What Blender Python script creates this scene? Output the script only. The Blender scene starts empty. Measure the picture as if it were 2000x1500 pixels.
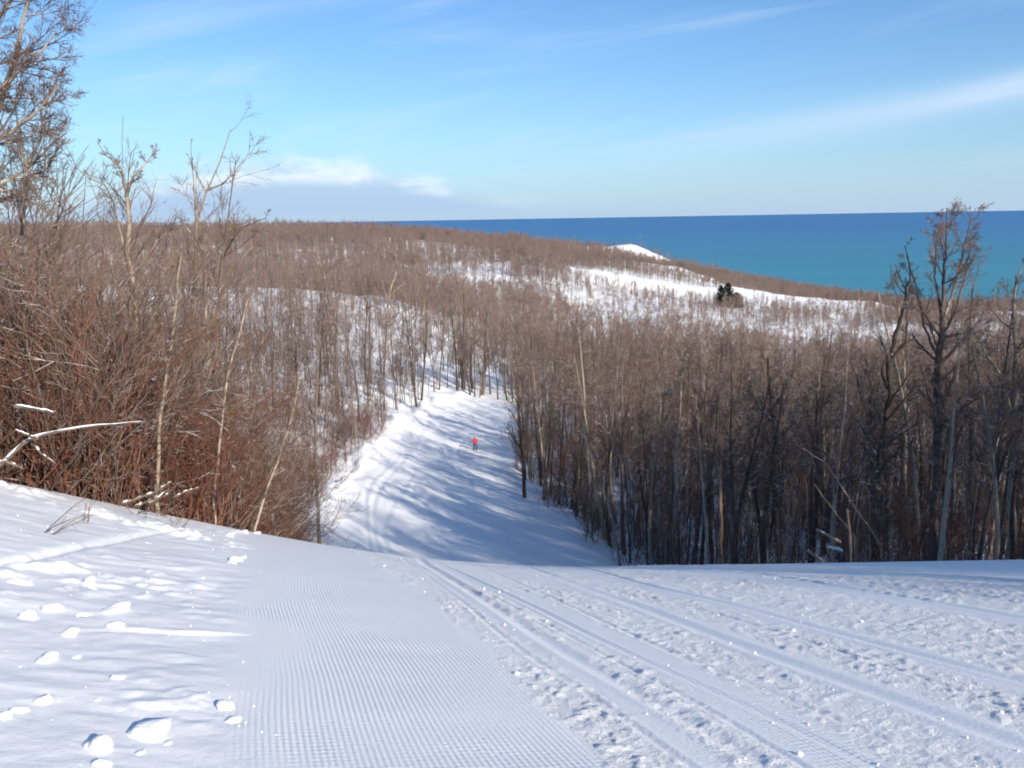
import bpy, math, random
import numpy as np
from mathutils import Matrix, Vector

scene = bpy.context.scene
COL = scene.collection
R = math.radians

# ------------------------------------------------------------------ camera
FPX = 1804.0                       # focal length in photo pixels (2000 wide)
PITCH, ROLL = R(10.2), R(0.97)
cam_data = bpy.data.cameras.new("camera")
cam_data.sensor_width = 36.0
cam_data.lens = 36.0 * FPX / 2000.0
cam_data.clip_start = 0.05
cam_data.clip_end = 200000.0
cam = bpy.data.objects.new("camera", cam_data)
COL.objects.link(cam)
CAM_M = Matrix.Rotation(math.pi / 2 - PITCH, 4, 'X') @ Matrix.Rotation(-ROLL, 4, 'Z')
cam.matrix_world = CAM_M
scene.camera = cam

# ------------------------------------------------------------------ light
SUN_EL, SUN_AZ = R(24.5), R(37.0)   # shadows run forward and to the left by SUN_AZ
sun_data = bpy.data.lights.new("sun", 'SUN')
sun_data.energy = 4.8
sun_data.angle = R(0.53)
sun_data.color = (1.0, 0.90, 0.76)
sun = bpy.data.objects.new("sun", sun_data)
COL.objects.link(sun)
sd = Vector((-math.sin(SUN_AZ) * math.cos(SUN_EL), math.cos(SUN_AZ) * math.cos(SUN_EL), -math.sin(SUN_EL)))
sun.rotation_euler = sd.to_track_quat('-Z', 'Y').to_euler()
sun.location = (30, -40, 60)

world = bpy.data.worlds.new("World")
scene.world = world
world.use_nodes = True
wt = world.node_tree
wt.nodes.clear()


class NT:
    """tiny helper to write node maths as expressions"""
    def __init__(self, tree):
        self.t = tree

    def node(self, kind, **kw):
        n = self.t.nodes.new(kind)
        for k, v in kw.items():
            setattr(n, k, v)
        return n

    def put(self, sock, v):
        if hasattr(v, 'is_output') or hasattr(v, 'links'):
            self.t.links.new(v, sock)
        elif isinstance(v, (tuple, list)) and len(v) == 3 and sock.type == 'RGBA':
            sock.default_value = (*v, 1.0)
        else:
            sock.default_value = v

    def m(self, op, a, b=None, c=None, clamp=False):
        n = self.node('ShaderNodeMath', operation=op, use_clamp=clamp)
        for i, v in enumerate((a, b, c)):
            if v is not None:
                self.put(n.inputs[i], v)
        return n.outputs[0]

    def ss(self, x, a, b):
        n = self.node('ShaderNodeMapRange', interpolation_type='SMOOTHSTEP')
        self.put(n.inputs[0], x)
        n.inputs[1].default_value = a
        n.inputs[2].default_value = b
        n.inputs[3].default_value = 0.0
        n.inputs[4].default_value = 1.0
        return n.outputs[0]

    def lin(self, x, a, b, c, d):
        n = self.node('ShaderNodeMapRange')
        self.put(n.inputs[0], x)
        for i, v in enumerate((a, b, c, d)):
            n.inputs[i + 1].default_value = v
        return n.outputs[0]

    def xyz(self, a, b, c):
        n = self.node('ShaderNodeCombineXYZ')
        for i, v in enumerate((a, b, c)):
            self.put(n.inputs[i], v)
        return n.outputs[0]

    def noise(self, vec, scale, detail=4.0, rough=0.5, dist=0.0):
        n = self.node('ShaderNodeTexNoise')
        self.put(n.inputs['Vector'], vec)
        n.inputs['Scale'].default_value = scale
        n.inputs['Detail'].default_value = detail
        n.inputs['Roughness'].default_value = rough
        n.inputs['Distortion'].default_value = dist
        return n.outputs[0]

    def mix(self, f, a, b):
        n = self.node('ShaderNodeMix', data_type='RGBA')
        self.put(n.inputs[0], f)
        self.put(n.inputs[6], a)
        self.put(n.inputs[7], b)
        return n.outputs[2]


w = NT(wt)
sky = w.node('ShaderNodeTexSky', sky_type='NISHITA')
sky.sun_disc = False
sky.sun_elevation = SUN_EL
sky.sun_rotation = math.pi - SUN_AZ
sky.altitude = 300.0
sky.air_density = 1.0
sky.dust_density = 0.35
sky.ozone_density = 2.2
SKY_STRENGTH = 0.098
tc = w.node('ShaderNodeTexCoord')
sep = w.node('ShaderNodeSeparateXYZ')
wt.links.new(tc.outputs['Generated'], sep.inputs[0])
az = w.m('ARCTAN2', sep.outputs[0], sep.outputs[1])
el = w.m('ARCSINE', sep.outputs[2])
# thin cirrus streaks, tilted up to the right, all over the sky
tilt = w.m('SUBTRACT', el, w.m('MULTIPLY', az, 0.13))
cvec = w.xyz(w.m('MULTIPLY', az, 1.3), w.m('MULTIPLY', tilt, 9.0), 0.0)
c1 = w.noise(cvec, 1.9, 5.0, 0.55, 0.6)
cirrus = w.m('MULTIPLY', w.ss(c1, 0.47, 0.78), w.ss(el, 0.0, 0.06))
# one long streak low on the right
s_d = w.m('DIVIDE', w.m('SUBTRACT', tilt, w.m('ADD', 0.048, w.m('MULTIPLY', w.m('SUBTRACT', c1, 0.5), 0.035))), 0.017)
streak = w.m('MULTIPLY', w.m('POWER', 2.718, w.m('MULTIPLY', w.m('MULTIPLY', s_d, s_d), -1.0)), w.ss(az, -0.05, 0.5))
thin = w.m('MINIMUM', w.m('ADD', w.m('MULTIPLY', cirrus, 0.42), w.m('MULTIPLY', streak, 0.50)), 0.85)
# low bank of cumulus over the horizon
nb = w.noise(w.xyz(w.m('MULTIPLY', az, 1.0), w.m('MULTIPLY', el, 2.6), 3.0), 14.0, 6.0, 0.55, 0.2)
a_d = w.m('DIVIDE', w.m('ADD', az, 0.225), 0.205)
a_w = w.m('POWER', 2.718, w.m('MULTIPLY', w.m('MULTIPLY', a_d, a_d), -1.0))
top = w.m('ADD', w.m('MULTIPLY', a_w, 0.064), w.m('MULTIPLY', w.m('SUBTRACT', nb, 0.5), 0.042))
bank = w.m('MULTIPLY', w.ss(w.m('SUBTRACT', top, el), -0.012, 0.020), w.m('MULTIPLY', w.ss(a_w, 0.02, 0.5), w.ss(el, 0.0, 0.012)))
lit = w.m('MULTIPLY', w.ss(w.m('SUBTRACT', el, w.m('MULTIPLY', a_w, 0.036)), -0.004, 0.014), w.ss(nb, 0.34, 0.60))
K = 0.83 / SKY_STRENGTH
bank_col = w.mix(lit, (0.36 * K, 0.49 * K, 0.69 * K), (0.78 * K, 0.83 * K, 0.90 * K))
tint = w.node('ShaderNodeMix', data_type='RGBA', blend_type='MULTIPLY')
tint.inputs[0].default_value = 1.0
wt.links.new(sky.outputs[0], tint.inputs[6])
tint.inputs[7].default_value = (0.56, 0.79, 1.02, 1.0)
# pale damp air low over the lake
low = w.m('POWER', 2.718, w.m('DIVIDE', w.m('MAXIMUM', el, 0.0), -0.062))
col = w.mix(w.m('MULTIPLY', low, 0.95), tint.outputs[2], (0.38 * K, 0.505 * K, 0.67 * K))
col = w.mix(thin, col, (0.60 * K, 0.71 * K, 0.86 * K))
col = w.mix(w.m('MULTIPLY', bank, 0.78), col, bank_col)
bg = w.node('ShaderNodeBackground')
wt.links.new(col, bg.inputs[0])
bg.inputs[1].default_value = SKY_STRENGTH
wo = w.node('ShaderNodeOutputWorld')
wt.links.new(bg.outputs[0], wo.inputs[0])

scene.view_settings.view_transform = 'Standard'
scene.view_settings.look = 'None'
scene.view_settings.gamma = 1.0
scene.view_settings.use_curve_mapping = False
scene.view_settings.exposure = 0.60
scene.render.engine = 'CYCLES'
scene.cycles.use_denoising = True
scene.cycles.max_bounces = 4
scene.cycles.diffuse_bounces = 3
scene.cycles.pixel_filter_type = 'BLACKMAN_HARRIS'
scene.cycles.filter_width = 1.9
scene.cycles.use_adaptive_sampling = True
scene.cycles.adaptive_threshold = 0.04


# ------------------------------------------------------------------ helpers
CM = np.array(CAM_M.to_3x3())


def at(px, py, d):
    """point at forward distance d metres that the camera sees at photo pixel (px, py)"""
    v = CM @ np.array([(px - 1000) / FPX, -(py - 750) / FPX, -1.0])
    return v * (d / v[1])


def to_px(P):
    q = np.asarray(P) @ CM
    return 1000 + FPX * q[..., 0] / -q[..., 2], 750 - FPX * q[..., 1] / -q[..., 2]


def sstep(x, a, b):
    t = np.clip((np.asarray(x, float) - a) / (b - a), 0, 1)
    return t * t * (3 - 2 * t)


def _hash(ix, iy, seed):
    h = (ix.astype(np.int64) * 374761393 + iy.astype(np.int64) * 668265263 + seed * 1442695041) & 0x7fffffff
    h = ((h ^ (h >> 13)) * 1274126177) & 0x7fffffff
    return ((h ^ (h >> 16)) & 0xffff) / 65535.0


def vnoise(x, y, seed=0):
    x = np.asarray(x, float); y = np.asarray(y, float)
    ix = np.floor(x); iy = np.floor(y)
    fx = x - ix; fy = y - iy
    fx = fx * fx * fx * (fx * (fx * 6 - 15) + 10); fy = fy * fy * fy * (fy * (fy * 6 - 15) + 10)
    ix = ix.astype(np.int64); iy = iy.astype(np.int64)
    a = _hash(ix, iy, seed); b = _hash(ix + 1, iy, seed); c = _hash(ix, iy + 1, seed); d = _hash(ix + 1, iy + 1, seed)
    return (a + (b - a) * fx) * (1 - fy) + (c + (d - c) * fx) * fy - 0.5


def fbm(x, y, seed=0, octv=3):
    s = 0; a = 1.0
    for i in range(octv):
        s = s + a * vnoise(x * 2 ** i + 17.3 * i, y * 2 ** i - 9.1 * i, seed + i)
        a *= 0.5
    return s


# ------------------------------------------------------------------ materials
def mat(name):
    m = bpy.data.materials.new(name)
    m.use_nodes = True
    m.node_tree.nodes.clear()
    n = NT(m.node_tree)
    out = n.node('ShaderNodeOutputMaterial')
    b = n.node('ShaderNodeBsdfPrincipled')
    m.node_tree.links.new(b.outputs[0], out.inputs[0])
    return m, n, b


def plain(name, c, rough=0.6):
    m, n, b = mat(name)
    g = n.node('ShaderNodeNewGeometry')
    f = n.noise(g.outputs['Position'], 9.0, 3.0)
    n.put(b.inputs['Base Color'], n.mix(f, tuple(x * 0.8 for x in c), tuple(min(1, x * 1.2) for x in c)))
    b.inputs['Roughness'].default_value = rough
    return m


def bark(name, dark, light, snow=0.0, spec=0.1, snow_top=0.55):
    """bark with tree-to-tree variation; snow lies on surfaces that face up"""
    m, n, b = mat(name)
    oi = n.node('ShaderNodeObjectInfo')
    g = n.node('ShaderNodeNewGeometry')
    tc_ = n.node('ShaderNodeTexCoord')
    f = n.noise(tc_.outputs['Object'], 5.0, 3.0, 0.6)
    f = n.m('ADD', n.m('MULTIPLY', n.ss(f, 0.3, 0.7), 0.55), n.m('MULTIPLY', oi.outputs['Random'], 0.45))
    c = n.mix(f, dark, light)
    if snow > 0:
        s = n.node('ShaderNodeSeparateXYZ')
        m.node_tree.links.new(g.outputs['Normal'], s.inputs[0])
        up = n.ss(s.outputs[2], snow_top, snow_top + 0.2)
        k = n.noise(g.outputs['Position'], 1.7, 3.0, 0.7)
        k = n.ss(k, 0.62 - snow * 0.35, 0.66 - snow * 0.35)
        c = n.mix(n.m('MULTIPLY', up, k), c, (0.86, 0.88, 0.9))
    n.put(b.inputs['Base Color'], c)
    b.inputs['Roughness'].default_value = 0.85
    b.inputs['Specular IOR Level'].default_value = spec
    return m


M = {}
M['bark_grey'] = bark('bark_grey', (0.069, 0.053, 0.044), (0.196, 0.155, 0.128), 0.35)
M['bark_pale'] = bark('bark_pale', (0.19, 0.155, 0.115), (0.42, 0.36, 0.28), 0.15)
M['bark_dark'] = bark('bark_dark', (0.040, 0.031, 0.027), (0.115, 0.090, 0.076), 0.30)
M['twig'] = bark('twig', (0.106, 0.070, 0.056), (0.237, 0.166, 0.133), 0.28)
M['twig_dark'] = bark('twig_dark', (0.072, 0.049, 0.041), (0.163, 0.117, 0.096), 0.38)
M['twig_red'] = bark('twig_red', (0.105, 0.042, 0.030), (0.21, 0.100, 0.068), 0.20)
M['twig_straw'] = bark('twig_straw', (0.16, 0.102, 0.066), (0.31, 0.215, 0.145), 0.12)
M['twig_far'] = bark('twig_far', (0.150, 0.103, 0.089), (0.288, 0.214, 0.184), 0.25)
M['birch'] = bark('birch', (0.10, 0.075, 0.055), (0.62, 0.52, 0.42), 0.2)
M['log'] = bark('log', (0.16, 0.12, 0.085), (0.34, 0.26, 0.19), 1.0, 0.1, 0.15)
M['wood_broken'] = bark('wood_broken', (0.30, 0.20, 0.13), (0.50, 0.36, 0.24), 0.3)
M['needles'] = bark('needles', (0.006, 0.010, 0.006), (0.022, 0.030, 0.016), 0.0)
M['stalk'] = bark('stalk', (0.10, 0.06, 0.035), (0.24, 0.15, 0.085), 0.0)


def snow_mat():
    m, n, b = mat('snow')
    g = n.node('ShaderNodeNewGeometry')
    pos = g.outputs['Position']
    s = n.node('ShaderNodeSeparateXYZ')
    m.node_tree.links.new(pos, s.inputs[0])
    x, y = s.outputs[0], s.outputs[1]
    a1 = n.node('ShaderNodeAttribute', attribute_name='groomed').outputs['Fac']
    a2 = n.node('ShaderNodeAttribute', attribute_name='rough').outputs['Fac']
    v = n.m('ADD', n.node('ShaderNodeAttribute', attribute_name='wander').outputs['Fac'], n.m('ADD', x, n.m('MULTIPLY', y, 0.285)))
    along = n.m('SUBTRACT', n.m('SUBTRACT', y, n.m('MULTIPLY', x, 0.285)), n.node('ShaderNodeAttribute', attribute_name='wander').outputs['Fac'])
    rows = n.m('SINE', n.m('MULTIPLY', v, 2 * math.pi / 0.032))
    teeth = n.m('SINE', n.m('MULTIPLY', along, 2 * math.pi / 0.052))
    cord = n.m('MULTIPLY', n.m('MULTIPLY', n.m('ADD', rows, n.m('MULTIPLY', teeth, 0.55)), 0.0014), a1)
    nz = n.noise(pos, 38.0, 5.0, 0.68)
    lump = n.m('MULTIPLY', nz, n.m('ADD', n.m('MULTIPLY', a2, 0.017), 0.0050))
    h = n.m('ADD', cord, lump)
    bp = n.node('ShaderNodeBump')
    bp.inputs['Strength'].default_value = 1.0
    bp.inputs['Distance'].default_value = 1.0
    m.node_tree.links.new(h, bp.inputs['Height'])
    m.node_tree.links.new(bp.outputs[0], b.inputs['Normal'])
    n.put(b.inputs['Base Color'], n.mix(nz, (0.84, 0.855, 0.88), (0.91, 0.92, 0.93)))
    b.inputs['Roughness'].default_value = 0.55
    b.inputs['Specular IOR Level'].default_value = 0.25
    return m


M['snow'] = snow_mat()


def chunk_mat():
    m, n, b = mat('snow_chunk')
    g = n.node('ShaderNodeNewGeometry')
    bp = n.node('ShaderNodeBump')
    bp.inputs['Distance'].default_value = 0.012
    m.node_tree.links.new(n.noise(g.outputs['Position'], 60.0, 4.0, 0.6), bp.inputs['Height'])
    m.node_tree.links.new(bp.outputs[0], b.inputs['Normal'])
    b.inputs['Base Color'].default_value = (0.9, 0.91, 0.93, 1)
    bp.inputs['Strength'].default_value = 1.0
    b.inputs['Roughness'].default_value = 0.6
    b.inputs['Specular IOR Level'].default_value = 0.2
    return m


M['chunk'] = chunk_mat()

# ------------------------------------------------------------------ terrain
LAKE_Z = -110.0
T_PX = [-1400, -400, 0, 300, 600, 800, 1000, 1200, 1500, 1900, 2400, 3400]
T_D = [12, 18, 28, 45, 70, 95, 120, 145, 170, 210, 260, 300, 380, 500, 600, 700, 800, 900, 1000, 1150, 1400]
T_Z = [
    [-3, -4, -7, -10, -13, -15, -16, -17, -18, -18, -17, -16, -16, -16, -15, -12, -9, -8, -28, -70, -125],
    [-3.3, -5, -8.4, -12, -16, -18, -19, -20, -21, -21, -20, -19, -21, -22, -19, -13, -10, -8.5, -28, -75, -125],
    [-3.6, -6, -9.4, -14, -19, -21.5, -22.5, -23.5, -24, -24, -21, -19, -25, -26, -22, -15, -11, -8.5, -28, -80, -125],
    [-3.9, -6.2, -10.2, -15.5, -20, -22.5, -24, -25, -25.5, -25, -22, -19.5, -30, -33, -28, -19, -13, -9, -28, -80, -125],
    [-4.5, -6.5, -11.2, -17.5, -23.5, -26, -26.8, -26.8, -26.8, -25.5, -23, -20.5, -32, -36, -31, -22, -15, -10.5, -30, -90, -125],
    [-4.8, -7.0, -12.0, -19.2, -26, -28.2, -29.2, -28.6, -28.4, -27.6, -25.9, -24.6, -36, -38, -33, -28, -22, -17, -36, -100, -125],
    [-4.8, -7.1, -12.2, -20.2, -26.4, -28.5, -29.8, -31.6, -33, -34.4, -38, -40, -41, -39, -34.5, -31, -29, -27, -42, -105, -126],
    [-4.8, -7.1, -12.5, -21, -26.8, -29.2, -31, -33, -35, -38, -42, -44, -46.5, -45.5, -41, -36, -34, -31, -52, -108, -126],
    [-4.8, -7.1, -12.5, -20.8, -26.6, -30, -33, -36, -38.5, -42.5, -47, -49.5, -53, -55, -53.5, -57, -70, -90, -104, -118, -126],
    [-4.8, -7.0, -12.0, -19.4, -26, -30.5, -34.5, -37.5, -40, -44, -49, -52, -57.5, -63, -67, -80, -95, -105, -114, -120, -126],
    [-4.5, -6.4, -10.6, -17, -24, -29, -33, -36.5, -39.5, -44, -50, -53, -59, -66, -72, -82, -94, -105, -114, -120, -126],
    [-4, -5.5, -9, -14, -20, -25, -29, -33, -37, -42, -48, -52, -58, -67, -76, -86, -98, -108, -116, -121, -126]]
_u = (np.array(T_PX) - 1000) / (FPX * 0.985)
_l = np.log(np.array(T_D, float))
NU, NL = 161, 360
GU = np.linspace(_u[0], _u[-1], NU)
GL = np.linspace(_l[0], _l[-1], NL)
tmp = np.array([np.interp(GL, _l, row) for row in T_Z])
TG = np.array([np.interp(GU, _u, tmp[:, j]) for j in range(NL)]).T


def blur(a, n, axis):
    k = np.hanning(2 * n + 3)[1:-1]; k /= k.sum()
    pad = [(0, 0), (0, 0)]; pad[axis] = (n, n)
    p = np.pad(a, pad, mode='edge')
    return np.apply_along_axis(lambda r: np.convolve(r, k, mode='valid'), axis, p)


TG = blur(blur(TG, 7, 1), 6, 0)


def table(x, y):
    yy = np.clip(y, T_D[0], T_D[-1])
    fu = np.clip((x / np.maximum(yy, 1e-3) - GU[0]) / (GU[1] - GU[0]), 0, NU - 1.001)
    fl = np.clip((np.log(yy) - GL[0]) / (GL[1] - GL[0]), 0, NL - 1.001)
    i = fu.astype(int); j = fl.astype(int); a = fu - i; b = fl - j
    return (TG[i, j] * (1 - a) + TG[i + 1, j] * a) * (1 - b) + (TG[i, j + 1] * (1 - a) + TG[i + 1, j + 1] * a) * b


EY = [0, 18, 36, 50, 60, 70, 85, 95, 110, 120, 132, 142, 150, 162, 170]
XL = [-5.2, -4.6, -8.3, -11, -12.7, -14.2, -16, -16.8, -16.6, -15.8, -14.6, -13, -11, -7, -2]
XR = [19, 19, 16.5, 13, 10.5, 8, 4, 1.6, 0.2, 0.4, 3, 12, 26, 30, 30]


def run_edges(y):
    return np.interp(y, EY, XL), np.interp(y, EY, XR)


def across(x, y):
    return x + 0.285 * y


TRACKS = [(2.07, 0.055, 0.022, 0.010), (2.62, 0.030, 0.016, 0.006), (3.62, 0.06, 0.014, 0.012), (3.06, 0.025, 0.012, 0.009), (4.6, 0.045, 0.016, 0.016), (5.4, 0.035, 0.016, -0.006),
          (1.80, 0.025, 0.010, 0.008), (6.6, 0.05, 0.014, 0.02), (4.1, 0.022, 0.014, -0.012), (2.35, 0.02, 0.010, -0.004), (7.6, 0.04, 0.02, -0.01)]
ROUGH = [(1.55, 1.98), (2.16, 2.52), (2.92, 3.5), (3.85, 4.5), (4.85, 6.3), (6.8, 9.5)]


DUNES = [(20, 905, 120, 880, 6.0, 22), (120, 880, 190, 830, 8.5, 22), (75, 745, 140, 690, 5.0, 20), (5, 640, 55, 600, 4.5, 18), (80, 600, 150, 590, 3.0, 16), (150, 605, 230, 605, 3.0, 15), (230, 605, 330, 590, 2.0, 14)]


def ground(x, y, fine=False):
    x = np.asarray(x, float); y = np.asarray(y, float)
    yp = np.clip(y, 0, 40)
    base = -(1.65 + 0.210 * np.maximum(y, -60) + 0.0051 * yp ** 2)
    lx = np.maximum(0, 2.0 - x)
    lift = 0.0168 * np.minimum(lx, 10) ** 2 * sstep(y, -14, 10)
    near = base + lift
    u = np.where(y > 1, x / np.maximum(y, 1), 0)
    b0 = np.interp(u, [-0.6, -0.2, 0.1], [12.0, 17.0, 18.5])
    wgt = sstep(y, b0, b0 + 10)
    z = near * (1 - wgt) + table(x, y) * wgt
    # woods: uneven floor; far dunes: rolling
    f = sstep(y, 25, 60)
    xl, xr = run_edges(y)
    inrun = sstep(x, xl - 2, xl + 2) * (1 - sstep(x, xr - 2, xr + 2)) * (y < 175)
    z = z + f * (1 - inrun) * 1.2 * fbm(x / 14, y / 14, 5, 3) + f * (1 - inrun) * 0.35 * vnoise(x / 3.1, y / 3.1, 9)
    z = z + sstep(y, 250, 420) * 6.0 * fbm(x / 95, y / 95, 21, 3)
    # bare dune ridges above the shore
    for ax_, ay_, bx_, by_, hh, ww in DUNES:
        tx_, ty_ = bx_ - ax_, by_ - ay_
        l2 = tx_ * tx_ + ty_ * ty_
        tt = np.clip(((x - ax_) * tx_ + (y - ay_) * ty_) / l2, 0, 1)
        dd = np.hypot(x - ax_ - tt * tx_, y - ay_ - tt * ty_)
        z = z + hh * np.exp(-(dd / ww) ** 2)
    # run: ploughed edge on the left, gentle rolls
    run = (y > 40) & (y < 180)
    z = z + np.where(run, 0.75 * np.exp(-((x - xl + 1.2) / 1.5) ** 2) * sstep(y, 60, 100) * sstep(-y, -172, -150) * np.clip(0.55 + 2.2 * fbm(x / 2.4, y / 2.8, 31, 3), 0, 2), 0)
    z = z + inrun * f * (0.30 * fbm(x / 6, y / 9, 41, 2) + 0.05 * vnoise(x / 0.9, y / 2.5, 44))
    if fine:
        # old ski lines down the far run
        for k0, am, ph, dp in ((2.2, 0.5, 0.4, 0.10), (3.0, 0.4, 1.0, 0.09), (4.6, 0.9, 2.2, 0.06), (7.5, 1.4, 0.0, 0.05), (10.5, 1.8, 3.0, 0.05), (14.0, 1.2, 1.3, 0.04)):
            q = (x - xl - k0 - am * np.sin(y * 0.12 + ph)) / 0.22
            z = z + inrun * f * dp * (-np.exp(-q * q) + 0.6 * np.exp(-((q - 2.0) / 0.9) ** 2))
        v = across(x, y) + 0.10 * vnoise(x / 2.2, y / 2.2, 51)
        fade = sstep(y, 0.5, 2.5) * (1 - sstep(y, 22, 40))
        g = 0
        for v0, wd, dp, bend in TRACKS:
            q = (v - v0 - 0.10 * np.sin(y * 0.23 + v0 * 3) - bend * (y - 7) ** 2) / wd
            dp = dp * 0.6 * (0.5 + np.clip(vnoise(y / 3.0 + v0 * 7, v0 * 5 + 0 * y, 59) + 0.5, 0, 1))
            g = g - dp * np.exp(-q * q) + dp * 0.55 * np.exp(-((np.abs(q) - 1.9) / 0.7) ** 2)
        rg = rough_mask(x, y)
        lumps = np.maximum(0, fbm(x / 0.085, y / 0.085, 61, 2) - 0.05) * 0.026 + np.maximum(0, fbm(x / 0.05, y / 0.05, 63, 2) - 0.1) * 0.022 + fbm(x / 0.35, y / 0.5, 62, 2) * 0.008
        pw = sstep(-v, 0.05, 0.5)            # soft snow left of the groomed strip
        pw_l = 0.010 * fbm(x / 0.30, y / 0.16, 72, 3) + 0.026 * fbm(x / 1.1, y / 0.6, 71, 3) + 0.016 * np.maximum(0, fbm(x / 0.22, y / 0.2, 73, 2) - 0.18)
        # scuffed belts in the soft snow
        b1 = np.exp(-((x + 0.62 * (y - 7.6) * 0 + 4.0) / 1.1) ** 2 - ((y - 7.6) / 1.3) ** 2)
        b2 = np.exp(-((y - 12.6 + 0.35 * (x + 5.5)) / 0.55) ** 2) * sstep(-x, 2.8, 4.2)
        b3 = np.exp(-((x + 4.2) / 0.7) ** 2 - ((y - 15.0) / 0.8) ** 2)
        b4 = np.exp(-((x + 1.75) / 0.5) ** 2 - ((y - 4.6) / 0.5) ** 2)
        sc = np.maximum(0, fbm(x / 0.24, y / 0.24, 75, 3) - 0.02)
        pw_l = pw_l + (b1 * 0.13 + b2 * 0.20 + b3 * 0.24 + b4 * 0.05) * sc
        # a ski track through the soft snow
        tx = -4.45 - 0.07 * (y - 7.2) + 0.05 * np.sin(y * 0.9)
        q = (x - tx) / 0.07
        pw_l = pw_l - 0.05 * np.exp(-q * q) * sstep(y, 5, 6.5) * (1 - sstep(y, 13, 15))
        # wind-cut lip
        lip = y - (6.1 + 0.55 * (x + 2.2) + 0.08 * np.sin(x * 4))
        pw_l = pw_l + 0.035 * sstep(lip, 0, 0.03) * np.exp(-np.maximum(lip, 0) / 0.35) * np.exp(-((x + 1.9) / 0.8) ** 2)
        corr = sstep(v, -0.1, 0.1) * (1 - sstep(v, 1.5, 1.6)) * 0.010 * fbm(x / 1.2, y / 0.6, 81, 2)
        z = z + fade * (g * sstep(v, 1.3, 1.6) + rg * lumps + pw * pw_l + corr)
    return z


def rough_mask(x, y):
    v = across(x, y) + 0.16 * vnoise(x / 0.8, y / 0.8, 55)
    m = 0
    for a, b in ROUGH:
        m = np.maximum(m, sstep(v, a - 0.05, a + 0.08) * (1 - sstep(v, b - 0.08, b + 0.05)))
    return m * (0.45 + 0.9 * (vnoise(x / 1.6, y / 1.6, 57) + 0.5))


def link(name, me, material=None, parent=None):
    o = bpy.data.objects.new(name, me)
    COL.objects.link(o)
    if material is not None and not me.materials:
        me.materials.append(material)
    if parent is not None:
        o.parent = parent
    return o


def tag(o, label=None, cat=None, group=None, kind=None):
    if label: o['label'] = label
    if cat: o['category'] = cat
    if group: o['group'] = group
    if kind: o['kind'] = kind
    return o


def mesh_np(name, V, F, smooth=True, mats=None, midx=None):
    """V (n,3), F (m,3|4) arrays -> mesh"""
    me = bpy.data.meshes.new(name)
    V = np.asarray(V, np.float32); F = np.asarray(F, np.int32)
    k = F.shape[1]
    me.vertices.add(len(V)); me.vertices.foreach_set('co', V.ravel())
    me.loops.add(F.size); me.loops.foreach_set('vertex_index', F.ravel())
    me.polygons.add(len(F))
    me.polygons.foreach_set('loop_start', np.arange(0, F.size, k, dtype=np.int32))
    me.polygons.foreach_set('loop_total', np.full(len(F), k, np.int32))
    if mats:
        for mm in mats: me.materials.append(mm)
    if midx is not None:
        me.polygons.foreach_set('material_index', np.asarray(midx, np.int32))
    me.update(calc_edges=True)
    if smooth:
        me.polygons.foreach_set('use_smooth', np.ones(len(F), bool))
    return me


def build_ground():
    a_f = np.linspace(-36, 36, 560)
    a_all = np.radians(np.concatenate([np.arange(-180, -36, 4.0), a_f, np.arange(40, 180, 4.0)]))
    rr = [0.4]
    while rr[-1] < 1900:
        r = rr[-1]
        st = 0.02 if r < 2 else (0.0052 if r < 26 else (0.012 if r < 60 else (0.011 if r < 200 else 0.016)))
        rr.append(r * (1 + st))
    rr = np.array(rr)
    A, Rr = np.meshgrid(a_all, rr)
    X = Rr * np.sin(A); Y = Rr * np.cos(A)
    Z = ground(X, Y, True)
    # behind and far to the sides the hill simply carries on and then sinks below the lake
    Z = np.where(Rr > 1500, np.minimum(Z, -118), Z)
    n_a = len(a_all); n_r = len(rr)
    V = np.stack([X, Y, Z], -1).reshape(-1, 3)
    i = np.arange(n_r - 1)[:, None] * n_a + np.arange(n_a)[None]
    j = np.arange(n_r - 1)[:, None] * n_a + (np.arange(n_a)[None] + 1) % n_a
    F = np.stack([i, j, j + n_a, i + n_a], -1).reshape(-1, 4)[:, ::-1]
    c0 = len(V)
    V = np.vstack([V, [[0, 0, float(ground(0, 0))]]])
    me = mesh_np('snow_ground', V, F)
    x = V[:, 0]; y = V[:, 1]
    v = across(x, y) + 0.08 * vnoise(x / 1.1, y / 1.1, 91)
    near = 1 - sstep(y, 24, 40)
    gv = v + 0.9 * fbm(x / 0.9, y / 0.9, 93, 3)
    groomed = sstep(gv, -0.55, 0.35) * (1 - sstep(v, 1.4, 1.7)) * np.clip(0.75 + 1.1 * fbm(x / 1.0, y / 1.0, 95, 2), 0.1, 1.15)
    wander = 0.07 * fbm(x / 1.9, y / 1.9, 97, 2)
    groomed = np.maximum(groomed, 0.55 * sstep(v, 2.5, 2.6) * (1 - sstep(v, 2.85, 2.95))) * near * sstep(y, 0, 1)
    rough = rough_mask(x, y) * near
    for nm, arr in (('groomed', groomed), ('rough', rough), ('wander', wander)):
        at_ = me.attributes.new(nm, 'FLOAT', 'POINT')
        at_.data.foreach_set('value', arr.astype(np.float32))
    o = link('snow_ground', me, M['snow'])
    tag(o, 'white snow covering the ski slope, valley and wooded hills', None, None, 'structure')
    return o


build_ground()


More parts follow.
